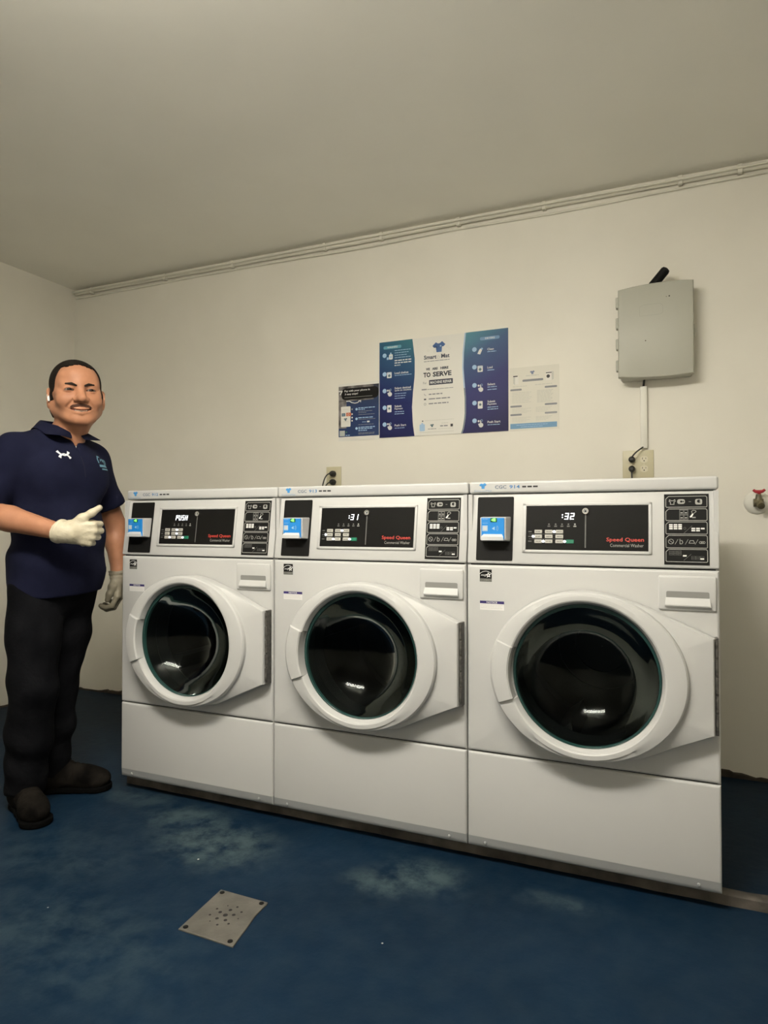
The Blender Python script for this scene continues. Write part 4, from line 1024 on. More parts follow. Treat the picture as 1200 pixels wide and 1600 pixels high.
PSI = math.radians(35); cP, sP = math.cos(PSI), math.sin(PSI)
TC = (-0.025, 0.0)                                   # torso axis (u, t)
def TT(x, y, z): return (TC[0]+x*cP+y*sP, TC[1]-x*sP+y*cP, z)       # torso frame (x = his left, y = front)
RT = np.array([[cP, sP, 0], [-sP, cP, 0], [0, 0, 1]])                # columns: torso axes in (u, t, z)
HS = 1.075; HC = np.array([0.038, 0.050, 1.487])
hy = math.radians(7); hr = math.radians(-2.5)
Ry = np.array([[math.cos(hy), math.sin(hy), 0], [-math.sin(hy), math.cos(hy), 0], [0, 0, 1]])
Rr = np.array([[math.cos(hr), 0, math.sin(hr)], [0, 1, 0], [-math.sin(hr), 0, math.cos(hr)]])
RH = Ry @ Rr
def HH(x, y, z): return tuple(HC+RH @ (HS*np.array([x, y, z])))

SHR, ELR, WRR = TT(-0.160, -0.005, 1.262), (-0.262, 0.110, 1.058), (-0.012, 0.270, 0.992)
SHL, ELL_, WRL = TT(0.150, -0.01, 1.262), (0.186, -0.165, 1.010), (0.197, -0.130, 0.830)
HIPR, KNR, ANR = TT(-0.085, 0.0, 0.80), (-0.092, 0.085, 0.455), (-0.118, 0.015, 0.10)
HIPL, KNL, ANL = TT(0.080, -0.01, 0.80), (-0.012, -0.075, 0.430), (-0.030, -0.125, 0.10)

def head_prims(f, ears=True):
    S = HS
    def E(c, r, k=0.012, R=None, mode='+'): f.ell(HH(*c), np.array(r)*S, RH if R is None else RH @ R, k*S, mode)
    def C(a, b, r1, r2, k=0.010, mode='+'): f.cap(HH(*a), HH(*b), r1*S, r2*S, k*S, mode)
    E((0, -0.022, 0.036), (0.077, 0.094, 0.083), 0.01)
    E((0, 0.018, -0.014), (0.068, 0.076, 0.082), 0.03)
    E((0, 0.030, 0.045), (0.064, 0.062, 0.055), 0.02)
    for sx in (-1, 1):
        C((sx*0.056, -0.008, -0.046), (sx*0.032, 0.050, -0.080), 0.022, 0.021, 0.03)
        C((sx*0.060, -0.010, -0.01), (sx*0.057, -0.005, -0.050), 0.018, 0.018, 0.02)
        E((sx*0.044, 0.061, -0.028), (0.026, 0.021, 0.021), 0.026)
        C((sx*0.052, 0.048, 0.000), (sx*0.062, 0.010, -0.002), 0.014, 0.012, 0.015)
    C((-0.015, 0.070, -0.090), (0.015, 0.070, -0.090), 0.0185, 0.0185, 0.020)
    C((-0.046, 0.062, 0.024), (0, 0.080, 0.022), 0.012, 0.013, 0.014); C((0.046, 0.062, 0.024), (0, 0.080, 0.022), 0.012, 0.013, 0.014)
    for sx in (-1, 1): E((sx*0.033, 0.096, 0.003), (0.019, 0.016, 0.011), 0.012, mode='-')
    C((0, 0.080, 0.018), (0, 0.103, -0.022), 0.0090, 0.0135, 0.010)
    E((0, 0.104, -0.026), (0.0150, 0.012, 0.011), 0.008)
    for sx in (-1, 1):
        E((sx*0.0165, 0.093, -0.029), (0.0090, 0.011, 0.008), 0.006)
        E((sx*0.0075, 0.102, -0.0380), (0.0045, 0.006, 0.003), 0.003, mode='-')
        # smile fold
        C((sx*0.024, 0.091, -0.030), (sx*0.043, 0.077, -0.054), 0.0024, 0.002, 0.006, '-')
        # eyelids
        E((sx*0.0335, 0.0735, 0.0050), (0.0160, 0.0152, 0.0125), 0.004)
    # mouth mound, lips, opening
    E((0, 0.070, -0.060), (0.034, 0.023, 0.024), 0.012)
    up = [(-0.037, 0.068, -0.0525), (-0.019, 0.087, -0.0590), (-0.005, 0.0925, -0.0605), (0.005, 0.0925, -0.0605), (0.019, 0.087, -0.0590), (0.037, 0.068, -0.0525)]
    lo = [(-0.034, 0.068, -0.0560), (-0.017, 0.084, -0.0690), (0.0, 0.0885, -0.0725), (0.017, 0.084, -0.0690), (0.034, 0.068, -0.0560)]
    for P, r in ((up, 0.0034), (lo, 0.0046)):
        for a, b in zip(P[:-1], P[1:]): C(a, b, r, r, 0.005)
    mo = [(-0.035, 0.073, -0.0543), (-0.017, 0.092, -0.0632), (0.0, 0.098, -0.0655), (0.017, 0.092, -0.0632), (0.035, 0.073, -0.0543)]
    for a, b in zip(mo[:-1], mo[1:]): C(a, b, 0.0036, 0.0036, 0.002, '-')
    for a, b in zip(mo[1:3], mo[2:4]): C((a[0], a[1]-0.008, a[2]), (b[0], b[1]-0.008, b[2]), 0.0030, 0.0030, 0.002, '-')
    for sx in (-1, 1):                                   # eye slits
        for q in np.linspace(-1, 1, 7):
            f.ell(HH(sx*0.0335+0.0118*q, 0.088-0.0030*abs(q), 0.0040+0.0018*(1-q*q)), np.array((0.0038, 0.013, 0.0043-0.0016*abs(q)))*S, RH, 0.001, '-')
    if ears:
        for sx in (-1, 1):
            a = sx*math.radians(22); Re = np.array([[math.cos(a), math.sin(a), 0], [-math.sin(a), math.cos(a), 0], [0, 0, 1]])
            E((sx*0.083, -0.014, -0.008), (0.0085, 0.021, 0.031), 0.006, Re)
            E((sx*0.082, -0.016, -0.036), (0.007, 0.011, 0.011), 0.006, Re)
            E((sx*0.090, -0.006, -0.008), (0.0065, 0.010, 0.017), 0.004, Re, '-')
    # neck
    f.cap(HH(0, -0.018, -0.07), TT(0.01, 0.004, 1.285), 0.058, 0.060, 0.03)

EYE_R = 0.0128
# ---- body: one continuous surface, fine cells over the head
def build_person():
    xs = axis((-0.42, -0.075, 0.009), (-0.075, 0.155, 0.0023), (0.155, 0.30, 0.009))
    ys = axis((-0.30, -0.075, 0.009), (-0.075, 0.185, 0.0023), (0.185, 0.40, 0.009))
    zs = axis((0.0, 1.30, 0.009), (1.30, 1.645, 0.0023))
    f = Field(xs, ys, zs)
    # torso, legs, arms under the clothes
    f.ell(TT(0, 0, 1.15), (0.150, 0.105, 0.20), RT, 0.03); f.ell(TT(0, 0.01, 0.93), (0.140, 0.110, 0.19), RT, 0.04)
    f.cap(TT(-0.14, -0.01, 1.262), TT(0.14, -0.01, 1.262), 0.050, 0.050, 0.05)
    f.cap(TT(0, -0.01, 1.24), TT(0.008, 0.0, 1.31), 0.075, 0.062, 0.04)
    f.chain([HIPR, KNR, (ANR[0], ANR[1], 0.06)], [0.070, 0.048, 0.034], 0.03); f.chain([HIPL, KNL, (ANL[0], ANL[1], 0.06)], [0.070, 0.048, 0.034], 0.03)
    f.cap((ANR[0], ANR[1], 0.05), (-0.085, 0.13, 0.045), 0.030, 0.024, 0.02); f.cap((ANL[0], ANL[1], 0.05), (0.09, -0.09, 0.045), 0.030, 0.024, 0.02)
    f.chain([SHR, ELR], [0.052, 0.046], 0.03); f.chain([ELR, tuple(np.array(ELR)*0.6+np.array(WRR)*0.4+np.array((0, 0, 0.004))), WRR, (0.015, 0.275, 0.990)], [0.046, 0.044, 0.028, 0.016], 0.008)
    f.chain([SHL, ELL_], [0.050, 0.042], 0.03); f.chain([ELL_, tuple(np.array(ELL_)*0.65+np.array(WRL)*0.35), WRL, (0.198, -0.118, 0.79)], [0.042, 0.043, 0.027, 0.025], 0.015)
    head_prims(f)
    V, F = f.mesh()
    # lips are their own colour
    Cn = V[F].mean(1); loc = (Cn-HC) @ RH/HS
    def near(P, r):
        m = np.zeros(len(loc), bool)
        for a, b in zip(P[:-1], P[1:]):
            a, b = np.array(a), np.array(b); ab = b-a; t = np.clip(((loc-a) @ ab)/(ab @ ab), 0, 1); m |= np.linalg.norm(loc-a-t[:, None]*ab, axis=1) < r
        return m
    lips = near([(-0.037, 0.068, -0.0525), (-0.019, 0.087, -0.0590), (-0.005, 0.0925, -0.0605), (0.005, 0.0925, -0.0605), (0.019, 0.087, -0.0590), (0.037, 0.068, -0.0525)], 0.0034) | near([(-0.034, 0.068, -0.0560), (-0.017, 0.084, -0.0690), (0.0, 0.0885, -0.0725), (0.017, 0.084, -0.0690), (0.034, 0.068, -0.0560)], 0.0050)
    dark = near([(-0.033, 0.065, -0.0545), (-0.017, 0.0805, -0.0632), (0.0, 0.0855, -0.0655), (0.017, 0.0805, -0.0632), (0.033, 0.065, -0.0545)], 0.0046)
    mi = np.where(dark, 2, np.where(lips, 1, 0))
    body = field_obj('person', V, F, [SKIN, LIP, mat('mouth_inside', (0.03, 0.01, 0.01), 0.6)], None, mi, 1)
    return body

person = build_person()
tag(person, 'person standing left of the washers in navy polo and black trousers, gloved thumb up', 'person')

# ---- hair, brows, moustache: thin shells over the head
def shell_on_head(name, fn, m, grow, step=0.0020, lo=(-0.095, -0.135, -0.12), hi=(0.095, 0.125, 0.135)):
    c = [HH(a, b, d) for a in (lo[0], hi[0]) for b in (lo[1], hi[1]) for d in (lo[2], hi[2])]
    mn = np.min(c, 0); mx = np.max(c, 0)
    f = Field(np.arange(mn[0], mx[0], step), np.arange(mn[1], mx[1], step), np.arange(mn[2], mx[2], step))
    head_prims(f, False)
    X, Y, Z = np.meshgrid(f.x, f.y, f.z, indexing='ij'); P = (np.stack([X, Y, Z], -1)-HC) @ RH/HS
    reg, g = fn(P[..., 0], P[..., 1], P[..., 2]), grow
    gg = g(P[..., 0], P[..., 1], P[..., 2]) if callable(g) else g
    f.d = np.maximum(np.maximum(f.d-gg, -(f.d+0.004)), reg*HS).astype(np.float32)
    V, F = f.mesh()
    return field_obj(name, V, F, [m], person, None, 1)
def hair_region(x, y, z):
    ax = np.abs(x)
    wob = 0.0015*np.sin(x*420)+0.001*np.sin(x*900+1)
    top = 0.0855 - z + wob + np.maximum(y-0.06, 0)*0.25 + 0.004*np.cos(ax*90)*(ax < 0.05)
    temple = np.maximum(y-(0.046-0.30*(0.06-z)*(z < 0.06)), 0.004-z)
    side = np.maximum(y-0.020, -0.022-z)
    back = np.maximum(y+0.018, -0.075-z)
    return np.minimum(np.minimum(top, temple), np.minimum(side, back))
hr_ = shell_on_head('hair', hair_region, HAIR, lambda x, y, z: 0.0032+0.0025*np.clip((z-0.02)/0.08, 0, 1)*np.clip(1-(y-0.03)/0.08, 0.3, 1))
hr_['label'] = 'short cropped dark hair'
def curve_region(P, r):
    P = [np.array(p) for p in P]
    def fn(x, y, z):
        m = None
        for i in range(len(P)-1):
            a, b = P[i], P[i+1]; ab = b-a; t = np.clip(((x-a[0])*ab[0]+(y-a[1])*ab[1]+(z-a[2])*ab[2])/(ab @ ab), 0, 1)
            rr = r[i]+(r[i+1]-r[i])*t
            d = np.sqrt((x-a[0]-t*ab[0])**2+((y-a[1]-t*ab[1])*0.5)**2+(z-a[2]-t*ab[2])**2)-rr
            m = d if m is None else np.minimum(m, d)
        return m
    return fn
for sx in (-1, 1):
    b = shell_on_head('eyebrow', curve_region([(sx*0.013, 0.092, 0.0175), (sx*0.026, 0.088, 0.0235), (sx*0.042, 0.076, 0.0240), (sx*0.055, 0.060, 0.0165)], [0.0034, 0.0044, 0.0040, 0.0022]), BROW, 0.0022, 0.0016, (min(sx*0.005, sx*0.065), 0.03, 0.01), (max(sx*0.005, sx*0.065), 0.115, 0.045))
ms = shell_on_head('moustache', curve_region([(-0.038, 0.068, -0.0550), (-0.024, 0.086, -0.0500), (-0.007, 0.097, -0.0465), (0.007, 0.097, -0.0465), (0.024, 0.086, -0.0500), (0.038, 0.068, -0.0550)], [0.0026, 0.0052, 0.0058, 0.0058, 0.0052, 0.0026]), STUB, 0.0016, 0.0016, (-0.045, 0.04, -0.07), (0.045, 0.12, -0.035))
ms['label'] = 'thin dark moustache'

def H3(p): q = HH(*p); return Vector((q[0], -q[1], q[2]))
for sx in (-1, 1):
    bm = bmesh.new(); bmesh.ops.create_uvsphere(bm, u_segments=32, v_segments=20, radius=EYE_R*HS)
    fwd = Vector((RH[0, 1], -RH[1, 1], RH[2, 1])); fwd = (fwd+Vector((0.03, 0, -0.02))).normalized()
    c = H3((sx*0.0335, 0.0735, 0.0050))
    me = bpy.data.meshes.new('eye')
    for v in bm.verts: v.co = v.co+c
    bm.to_mesh(me)
    me.materials.append(SCLERA); me.materials.append(IRIS)
    for p in me.polygons:
        p.use_smooth = True
        if (Vector(p.center)-c).normalized().dot(fwd) > 0.80: p.material_index = 1
    bm.free(); o = bpy.data.objects.new('eye', me); COL.objects.link(o); o.parent = person
mb = MB()
tp = [(-0.027, 0.0740, -0.0575), (-0.017, 0.0830, -0.0618), (-0.006, 0.0875, -0.0638), (0.006, 0.0875, -0.0638), (0.017, 0.0830, -0.0618), (0.027, 0.0740, -0.0575)]
mb.tube([H3(p) for p in tp], [0.0012, 0.0024, 0.0027, 0.0027, 0.0024, 0.0012], TEETH, 8); mb.build('teeth', person)
# earbud in the ear on the left of the picture
mb = MB(); e0 = H3((-0.0865, 0.000, -0.006)); e1 = H3((-0.0860, 0.006, -0.025))
mb.tube([e0, e0*0.5+e1*0.5, e1], [0.0048, 0.0042, 0.0034], POD, 10); bm = bmesh.new(); bmesh.ops.create_uvsphere(bm, u_segments=14, v_segments=10, radius=0.0078)
for v in bm.verts: v.co = v.co*0.9+H3((-0.0845, -0.003, -0.004))
mb.frombm(bm, POD); mb.build('earbud', person)

# ---- polo shirt
f = Field(np.arange(-0.40, 0.28, 0.005), np.arange(-0.30, 0.27, 0.005), np.arange(0.70, 1.40, 0.005))
f.ell(TT(0, 0.004, 1.165), (0.172, 0.126, 0.20), RT, 0.03); f.ell(TT(0, 0.018, 0.96), (0.166, 0.140, 0.20), RT, 0.05)
f.ell(TT(0.0, 0.004, 0.82), (0.172, 0.140, 0.16), RT, 0.05)
f.cap(TT(-0.145, -0.008, 1.255), TT(0.145, -0.008, 1.255), 0.062, 0.062, 0.05)
for sx in (-1, 1): f.cap(TT(0.012+sx*0.035, -0.014, 1.335), TT(sx*0.150, -0.010, 1.262), 0.036, 0.058, 0.04)
for sx in (-1, 1): f.ell(TT(sx*0.075, 0.085, 1.19), (0.07, 0.045, 0.065), RT, 0.05)
# sleeves, cut square at the hem
SLR = np.array(SHR)+(np.array(ELR)-np.array(SHR))*0.98; SLL = np.array(SHL)+(np.array(ELL_)-np.array(SHL))*0.70
f.cap(SHR, SLR, 0.066, 0.074, 0.035); f.cap(SHL, SLL, 0.062, 0.064, 0.03)
X, Y, Z = np.meshgrid(f.x, f.y, f.z, indexing='ij')
x_ = (X-TC[0])*cP-(Y-TC[1])*sP; y_ = (X-TC[0])*sP+(Y-TC[1])*cP
# folds
fold = 0.0045*np.sin(34*(Z+0.35*x_)+2.0*np.sin(9*x_+2))*np.exp(-((Z-0.86)/0.10)**2) + 0.0035*np.sin(40*(Z-0.8*np.abs(x_))+3*y_)*np.exp(-((Z-1.06)/0.12)**2)*np.clip(np.abs(x_)/0.12, 0, 1)
fold += 0.0030*np.sin(52*(x_*0.9+Z*0.5))*np.exp(-((Z-0.97)/0.10)**2)*np.clip((y_+0.02)/0.1, 0, 1)
fold += 0.003*np.sin(60*(Z+0.6*X))*np.exp(-((X+0.25)/0.08)**2)
f.d = f.d+1.5*fold.astype(np.float32)
# hem and sleeve ends
arm_side = np.minimum((X-SHR[0])*1.0+0.02, 9)
f.d = np.maximum(f.d, np.where((X < -0.20) | ((X > 0.13) & (Z > 0.95)), -9, (0.765+0.006*np.sin(14*x_)-Z)).astype(np.float32))
for A, B, cond in ((SHR, SLR, X < -0.185), (SHL, SLL, (X > 0.10) & (x_ > 0.135))):
    dv = np.array(B)-np.array(A); L_ = np.linalg.norm(dv); dv /= L_
    cut = (X-B[0])*dv[0]+(Y-B[1])*dv[1]+(Z-B[2])*dv[2]
    f.d = np.where(cond, np.maximum(f.d, cut), f.d).astype(np.float32)
# V opening at the front of the collar
vz = np.clip((Z-1.278)/0.085, 0, 1.6)
slot = np.maximum(np.maximum(np.abs(x_-0.014)-0.021*vz, 1.278-Z), 0.02-y_)
f.d = np.maximum(f.d, -slot-0.0).astype(np.float32)
f.d = np.maximum(f.d, -(np.sqrt((x_-0.010)**2+((y_-0.004))**2)-(0.0635))-np.where(Z > 1.30, 0, 9)).astype(np.float32)
V, F = f.mesh(); shirt = field_obj('polo_shirt', V, F, [POLO], person, None, 2); shirt['label'] = 'navy blue polo shirt'
# undershirt seen in the V
f = Field(np.arange(-0.10, 0.14, 0.004), np.arange(-0.06, 0.16, 0.004), np.arange(1.20, 1.36, 0.004))
f.cap(TT(0.010, 0.010, 1.20), TT(0.012, 0.012, 1.318), 0.092, 0.070, 0.01)
X, Y, Z = np.meshgrid(f.x, f.y, f.z, indexing='ij'); y_ = (X-TC[0])*sP+(Y-TC[1])*cP
f.d = np.maximum(f.d, Z-(1.330-0.14*np.clip(y_, 0, 1))).astype(np.float32)
V, F = f.mesh(); us = field_obj('undershirt', V, F, [UNDER], person, None, 1); us['label'] = 'white undershirt in the collar opening'

# collar: folded band round the neck, open at the front with two points
def collar():
    me = shirt.data; bvh = BVHTree.FromPolygons([v.co for v in me.vertices], [p.vertices for p in me.polygons])
    N = 48; vs_, fs = [], []
    for i in range(N+1):
        deg = -168+336*i/N; a = math.radians(deg)       # 0 = nape, +-168 = front edges
        fr = (1-math.cos(a))/2                          # 0 back .. 1 front
        top = 1.402-0.036*fr**1.2
        tip = math.exp(-((abs(deg)-141)/19.0)**2)
        prof = [(0.0625, top-0.045), (0.0635, top-0.004), (0.0665, top), (0.0715, top-0.005), (0.085+0.016*tip, top-0.022), (0.100+0.044*tip, top-0.045+0.002*tip)]
        for k, (r_, z) in enumerate(prof):
            x = 0.012+r_*math.sin(a); y = 0.003-r_*math.cos(a)
            q = TT(x, y, z); p = Vector((q[0], -q[1], q[2]))
            if k >= 3:
                h = bvh.ray_cast(Vector((p.x, p.y, 1.6)), Vector((0, 0, -1)))
                if h[0] is not None and h[0].z+0.005 > p.z and h[0].z < 1.40: p.z = h[0].z+0.005
            vs_.append(tuple(p))
    rows = 6
    for i in range(N):
        for k in range(rows-1): fs.append([i*rows+k, i*rows+k+1, (i+1)*rows+k+1, (i+1)*rows+k])
    mb = MB(); mb.add(vs_, fs, POLO); o = mb.build('collar', shirt)
    so = o.modifiers.new('solid', 'SOLIDIFY'); so.thickness = 0.0035; so.offset = 0
    sb = o.modifiers.new('sub', 'SUBSURF'); sb.levels = 1; sb.render_levels = 1
collar()

# chest logos, laid on the cloth
def on_cloth(obj):
    me = obj.data; bvh = BVHTree.FromPolygons([v.co for v in me.vertices], [p.vertices for p in me.polygons])
    def pr(x, z, lift=0.0012, y0=0.4):
        o = TT(x, y0, z); o = Vector((o[0], -o[1], o[2])); d = TT(x, 0, z); d = (Vector((d[0], -d[1], d[2]))-o).normalized()
        h = bvh.ray_cast(o, d)
        if h[0] is None: return None
        return h[0]-d*lift
    return pr
PC = on_cloth(shirt)
def ribbon(mb, pts, w, m, lift=0.0014):
    """flat stitched stroke following the cloth"""
    P = [Vector(p) for p in pts]; fine = []
    for a, b in zip(P[:-1], P[1:]):
        n = max(1, int((b-a).length/0.002))
        fine += [a+(b-a)*(i/n) for i in range(n)]
    fine.append(P[-1]); L_, R_ = [], []
    for i, p in enumerate(fine):
        d = (fine[min(i+1, len(fine)-1)]-fine[max(i-1, 0)]); d = d.normalized() if d.length > 0 else Vector((1, 0)); n = Vector((-d.y, d.x))
        ww = w(i/(len(fine)-1)) if callable(w) else w
        a, b = PC(*(p+n*ww/2), lift), PC(*(p-n*ww/2), lift)
        if a is None or b is None: continue
        L_.append(a); R_.append(b)
    n = len(L_)
    if n > 1: mb.add(L_+R_, [[i, i+1, n+i+1, n+i] for i in range(n-1)], m)
mb = MB(); cx, cz, q = -0.052, 1.262, 0.0205
wf = lambda t: 0.0042+0.0062*abs(2*t-1)**2.2
ribbon(mb, [(cx-q, cz+0.0120), (cx-q*0.80, cz+0.0055), (cx-q*0.45, cz-0.0006), (cx, cz-0.0030), (cx+q*0.45, cz-0.0006), (cx+q*0.80, cz+0.0055), (cx+q, cz+0.0120)], wf, LOGOW)
ribbon(mb, [(cx-q, cz-0.0120), (cx-q*0.80, cz-0.0055), (cx-q*0.45, cz+0.0006), (cx, cz+0.0030), (cx+q*0.45, cz+0.0006), (cx+q*0.80, cz-0.0055), (cx+q, cz-0.0120)], wf, LOGOW, 0.0018)
lg = mb.build('chest_logo', shirt, smooth=False); lg['label'] = 'small white embroidered emblem'
mb = MB(); cx, cz = 0.119, 1.247
ribbon(mb, [(cx-0.004, cz+0.004), (cx+0.006, cz+0.012), (cx+0.016, cz+0.004), (cx+0.013, cz-0.006), (cx, cz-0.006)], 0.010, LOGOT)
ribbon(mb, [(cx-0.034, cz-0.004), (cx-0.034, cz+0.010), (cx-0.026, cz+0.022), (cx-0.012, cz+0.020)], 0.005, LOGOT); ribbon(mb, [(cx-0.022, cz+0.004), (cx-0.012, cz+0.012), (cx-0.006, cz+0.010)], 0.004, LOGOT)
ribbon(mb, [(cx+0.018, cz+0.014), (cx+0.028, cz+0.008), (cx+0.032, cz-0.004)], 0.004, LOGOT)
ribbon(mb, [(cx-0.034, cz-0.014), (cx+0.034, cz-0.014)], 0.009, LOGOT); ribbon(mb, [(cx-0.024, cz-0.026), (cx+0.034, cz-0.026)], 0.005, LOGOT)
lg = mb.build('chest_logo', shirt, smooth=False); lg['label'] = 'teal round embroidered emblem'
mb = MB(); ribbon(mb, [(0.014, 1.262), (0.017, 1.225), (0.018, 1.185)], 0.003, mat('placket_edge', (0.004, 0.005, 0.013), 0.9), 0.001)
mb.build('placket', shirt, smooth=False)

# ---- trousers
f = Field(np.arange(-0.26, 0.20, 0.006), np.arange(-0.26, 0.24, 0.006), np.arange(0.03, 0.86, 0.006))
f.ell(TT(0, 0, 0.80), (0.150, 0.116, 0.13), RT, 0.03)
def leg(h, k, a, rs):
    h, k, a = map(np.array, (h, k, a)); m1 = (h+k)/2; m2 = (k+a)/2
    f.chain([tuple(h), tuple(m1), tuple(k), tuple(m2), (a[0], a[1], 0.085)], rs, 0.03)
leg(HIPR, KNR, ANR, [0.082, 0.086, 0.076, 0.074, 0.068]); leg(HIPL, KNL, ANL, [0.082, 0.082, 0.066, 0.062, 0.056])
X, Y, Z = np.meshgrid(f.x, f.y, f.z, indexing='ij')
fold = 0.004*np.sin(46*(Z+0.5*X+0.4*Y))*np.exp(-((Z-0.20)/0.12)**2)+0.0045*np.sin(38*(Z-0.5*X)+1.5*np.sin(20*Y))*np.exp(-((Z-0.46)/0.10)**2)+0.003*np.sin(44*(Z+0.9*X))*np.exp(-((Z-0.66)/0.08)**2)
f.d = np.maximum(f.d+fold.astype(np.float32), 0.062+0.006*np.sin(40*X+30*Y)-Z)
f.d = np.maximum(f.d, Z-0.82).astype(np.float32)
V, F = f.mesh(); tr_ = field_obj('trousers', V, F, [PANTS], person, None, 2); tr_['label'] = 'black work trousers'

# ---- boots
def boot(heel, toe):
    hx, tx = np.array((*heel, 0.0)), np.array((*toe, 0.0)); L_ = np.linalg.norm(tx-hx); d = (tx-hx)/L_; n = np.array((-d[1], d[0], 0))
    R = np.stack([n, d, np.array((0, 0, 1.0))], 1)
    def B(x, y, z): return tuple(hx+n*x+d*y*L_+np.array((0, 0, z)))
    lo = np.minimum(hx, tx)-0.08; hi = np.maximum(hx, tx)+0.08
    def mk(): return Field(np.arange(lo[0], hi[0], 0.004), np.arange(lo[1], hi[1], 0.004), np.arange(-0.02, 0.20, 0.004))
    f = mk()
    f.ell(B(0, 0.16, 0.050), (0.037, 0.042, 0.050), R, 0.02); f.ell(B(0.002, 0.80, 0.042), (0.047, 0.060, 0.040), R, 0.02)
    f.cap(B(0, 0.20, 0.055), B(0.0, 0.68, 0.045), 0.040, 0.042, 0.03); f.cap(B(0, 0.30, 0.085), B(0, 0.62, 0.062), 0.034, 0.028, 0.03)
    f.cap(B(0, 0.20, 0.06), B(0, 0.20, 0.135), 0.042, 0.044, 0.03)
    X, Y, Z = np.meshgrid(f.x, f.y, f.z, indexing='ij'); yy = ((X-hx[0])*d[0]+(Y-hx[1])*d[1])/L_
    f.d = f.d+(0.0016*np.sin(yy*80)*np.exp(-((yy-0.52)/0.12)**2)*(Z > 0.05)).astype(np.float32)
    f.d = np.maximum(np.maximum(f.d, 0.014-Z), Z-0.15).astype(np.float32)
    V, F = f.mesh(); o = field_obj('boot', V, F, [BOOT], person, None, 1)
    f = mk()
    for (y, r) in ((0.14, 0.040), (0.45, 0.039), (0.62, 0.044), (0.84, 0.050)): f.cap(B(0, y, -0.02), B(0, y, 0.05), r, r, 0.001)
    f.cap(B(0, 0.14, 0.01), B(0, 0.45, 0.01), 0.041, 0.039, 0.01); f.cap(B(0, 0.45, 0.01), B(0, 0.84, 0.01), 0.039, 0.050, 0.01)
    X, Y, Z = np.meshgrid(f.x, f.y, f.z, indexing='ij')
    f.d = np.maximum(np.maximum(f.d, 0.0015-Z), Z-0.022).astype(np.float32)
    V, F = f.mesh(); so = field_obj('sole', V, F, [SOLE], o, None, 1)
    mb = MB()
    for k in range(4):
        y = 0.42+0.075*k; z = 0.118-0.016*k
        a, b, c = B(-0.016, y, z-0.004), B(0, y+0.01, z+0.003), B(0.016, y, z-0.004); mb.tube([(p[0], -p[1], p[2]) for p in (a, b, c)], 0.0022, SOLE, 6)
    mb.build('laces', o)
boot((-0.140, -0.045), (-0.066, 0.195)); boot((-0.070, -0.140), (0.160, -0.062))

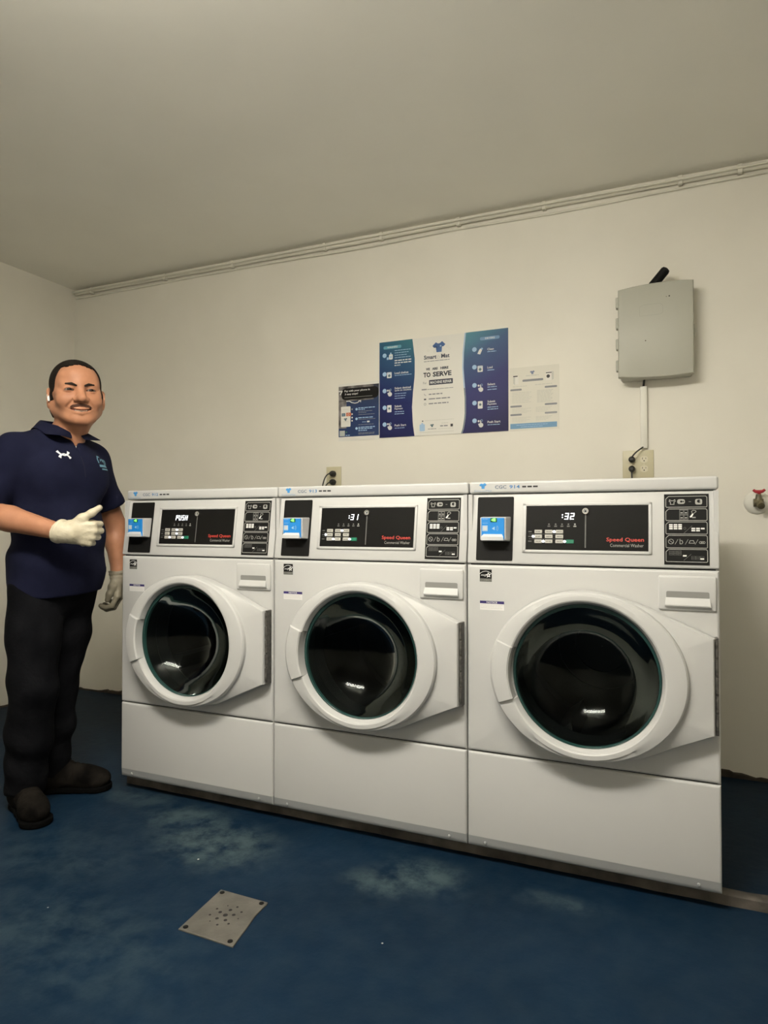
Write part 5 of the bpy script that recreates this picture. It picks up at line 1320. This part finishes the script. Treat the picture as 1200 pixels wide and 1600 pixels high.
# ---- gloved hands
def hand(name, wrist, a, b, wr_dir, m, curl, thumb, cuff, label, mirror=1, gw=1.0):
    """a: towards the fingers, b: thumb side; c: back of the hand"""
    a = np.array(a, float); a /= np.linalg.norm(a); b = np.array(b, float); b -= a*(b @ a); b /= np.linalg.norm(b)
    c = np.cross(a, b)*mirror; W0 = np.array(wrist, float)
    def P(x, y, z): return tuple(W0+a*x+b*y+c*z)
    lo = W0-0.16; hi = W0+0.16; st = 0.0021
    f = Field(np.arange(lo[0], hi[0], st), np.arange(lo[1], hi[1], st), np.arange(lo[2], hi[2], st))
    kn = [(0.088, 0.033, 0.004), (0.092, 0.012, 0.007), (0.088, -0.009, 0.005), (0.079, -0.029, 0.000)]
    rad = [0.0112, 0.0115, 0.0110, 0.0098]; ln = [(0.040, 0.025, 0.020), (0.044, 0.028, 0.021), (0.040, 0.026, 0.020), (0.032, 0.020, 0.017)]
    for i, k in enumerate(kn):
        f.cap(P(0.008, k[1]*0.50, 0.0), P(*k), 0.0165, 0.0130, 0.010, pad=0.03)
        p = np.array(k); ang = 0.0; th = 0.0
        for j, l in enumerate(ln[i]):
            th += math.radians(curl[j]+(2*i if j == 0 else 0)); q = p+l*np.array((math.cos(th), 0.0, -math.sin(th)))
            q[1] += (-0.0015*(i-1))
            r0 = rad[i]*(1-0.07*j); f.cap(P(*p), P(*q), r0, r0*0.93, 0.0035, pad=0.02); p = q
    f.ell(P(0.050, 0.002, -0.004), (0.044, 0.034, 0.015), np.stack([a, b, c], 1), 0.012, pad=0.03)
    for p, q, r1, r2 in zip(thumb[:-1], thumb[1:], (0.0175, 0.0145, 0.0120), (0.0145, 0.0122, 0.0098)): f.cap(P(*p), P(*q), r1, r2, 0.008, pad=0.03)
    f.cap(P(0.045, 0.020, -0.006), P(*thumb[1]), 0.012, 0.012, 0.014, pad=0.03)
    wd = np.array(wr_dir, float); wd /= np.linalg.norm(wd)
    w1 = W0-wd*cuff
    f.cap(tuple(W0+a*0.020), tuple(w1), 0.0315*gw, 0.0385*gw, 0.012, pad=0.04)
    X, Y, Z = np.meshgrid(f.x, f.y, f.z, indexing='ij')
    al = (X-w1[0])*wd[0]+(Y-w1[1])*wd[1]+(Z-w1[2])*wd[2]
    f.d = (f.d+0.0013*np.sin(al*420)*np.exp(-((al-0.012)/0.02)**2)).astype(np.float32)
    f.d = np.maximum(f.d, -al-0.003*np.sin(X*90)).astype(np.float32)
    V, F = f.mesh(); o = field_obj(name, V, F, [m], person, None, 1); o['label'] = label
fd = np.array(WRR)-np.array(ELR)
hand('glove', np.array(WRR)+np.array((0.012, 0.004, -0.001)), (1.0, 0.10, -0.10), (0.10, 0.10, 1.0), fd, GLOVE, (64, 98, 62), [(0.022, 0.024, -0.006), (0.050, 0.050, -0.004), (0.078, 0.072, -0.002), (0.100, 0.092, -0.004)], 0.022, 'cream latex glove with thumb raised', -1, 1.10)
hand('glove', np.array(WRL)+np.array((0.001, 0.006, -0.012)), (0.0, 0.10, -1.0), (-0.35, 0.94, 0.1), (0.05, 0.15, -1.0), GLOVE_SHADED, (28, 48, 40), [(0.020, 0.022, -0.006), (0.050, 0.040, -0.012), (0.078, 0.046, -0.022), (0.100, 0.044, -0.030)], 0.012, 'latex glove in a shade-darkened colour hanging beside the washer', 1)

person.location = (-0.114, -0.167, 0.0)
person.rotation_euler = (0, 0, math.atan2(0.7566, 0.654))
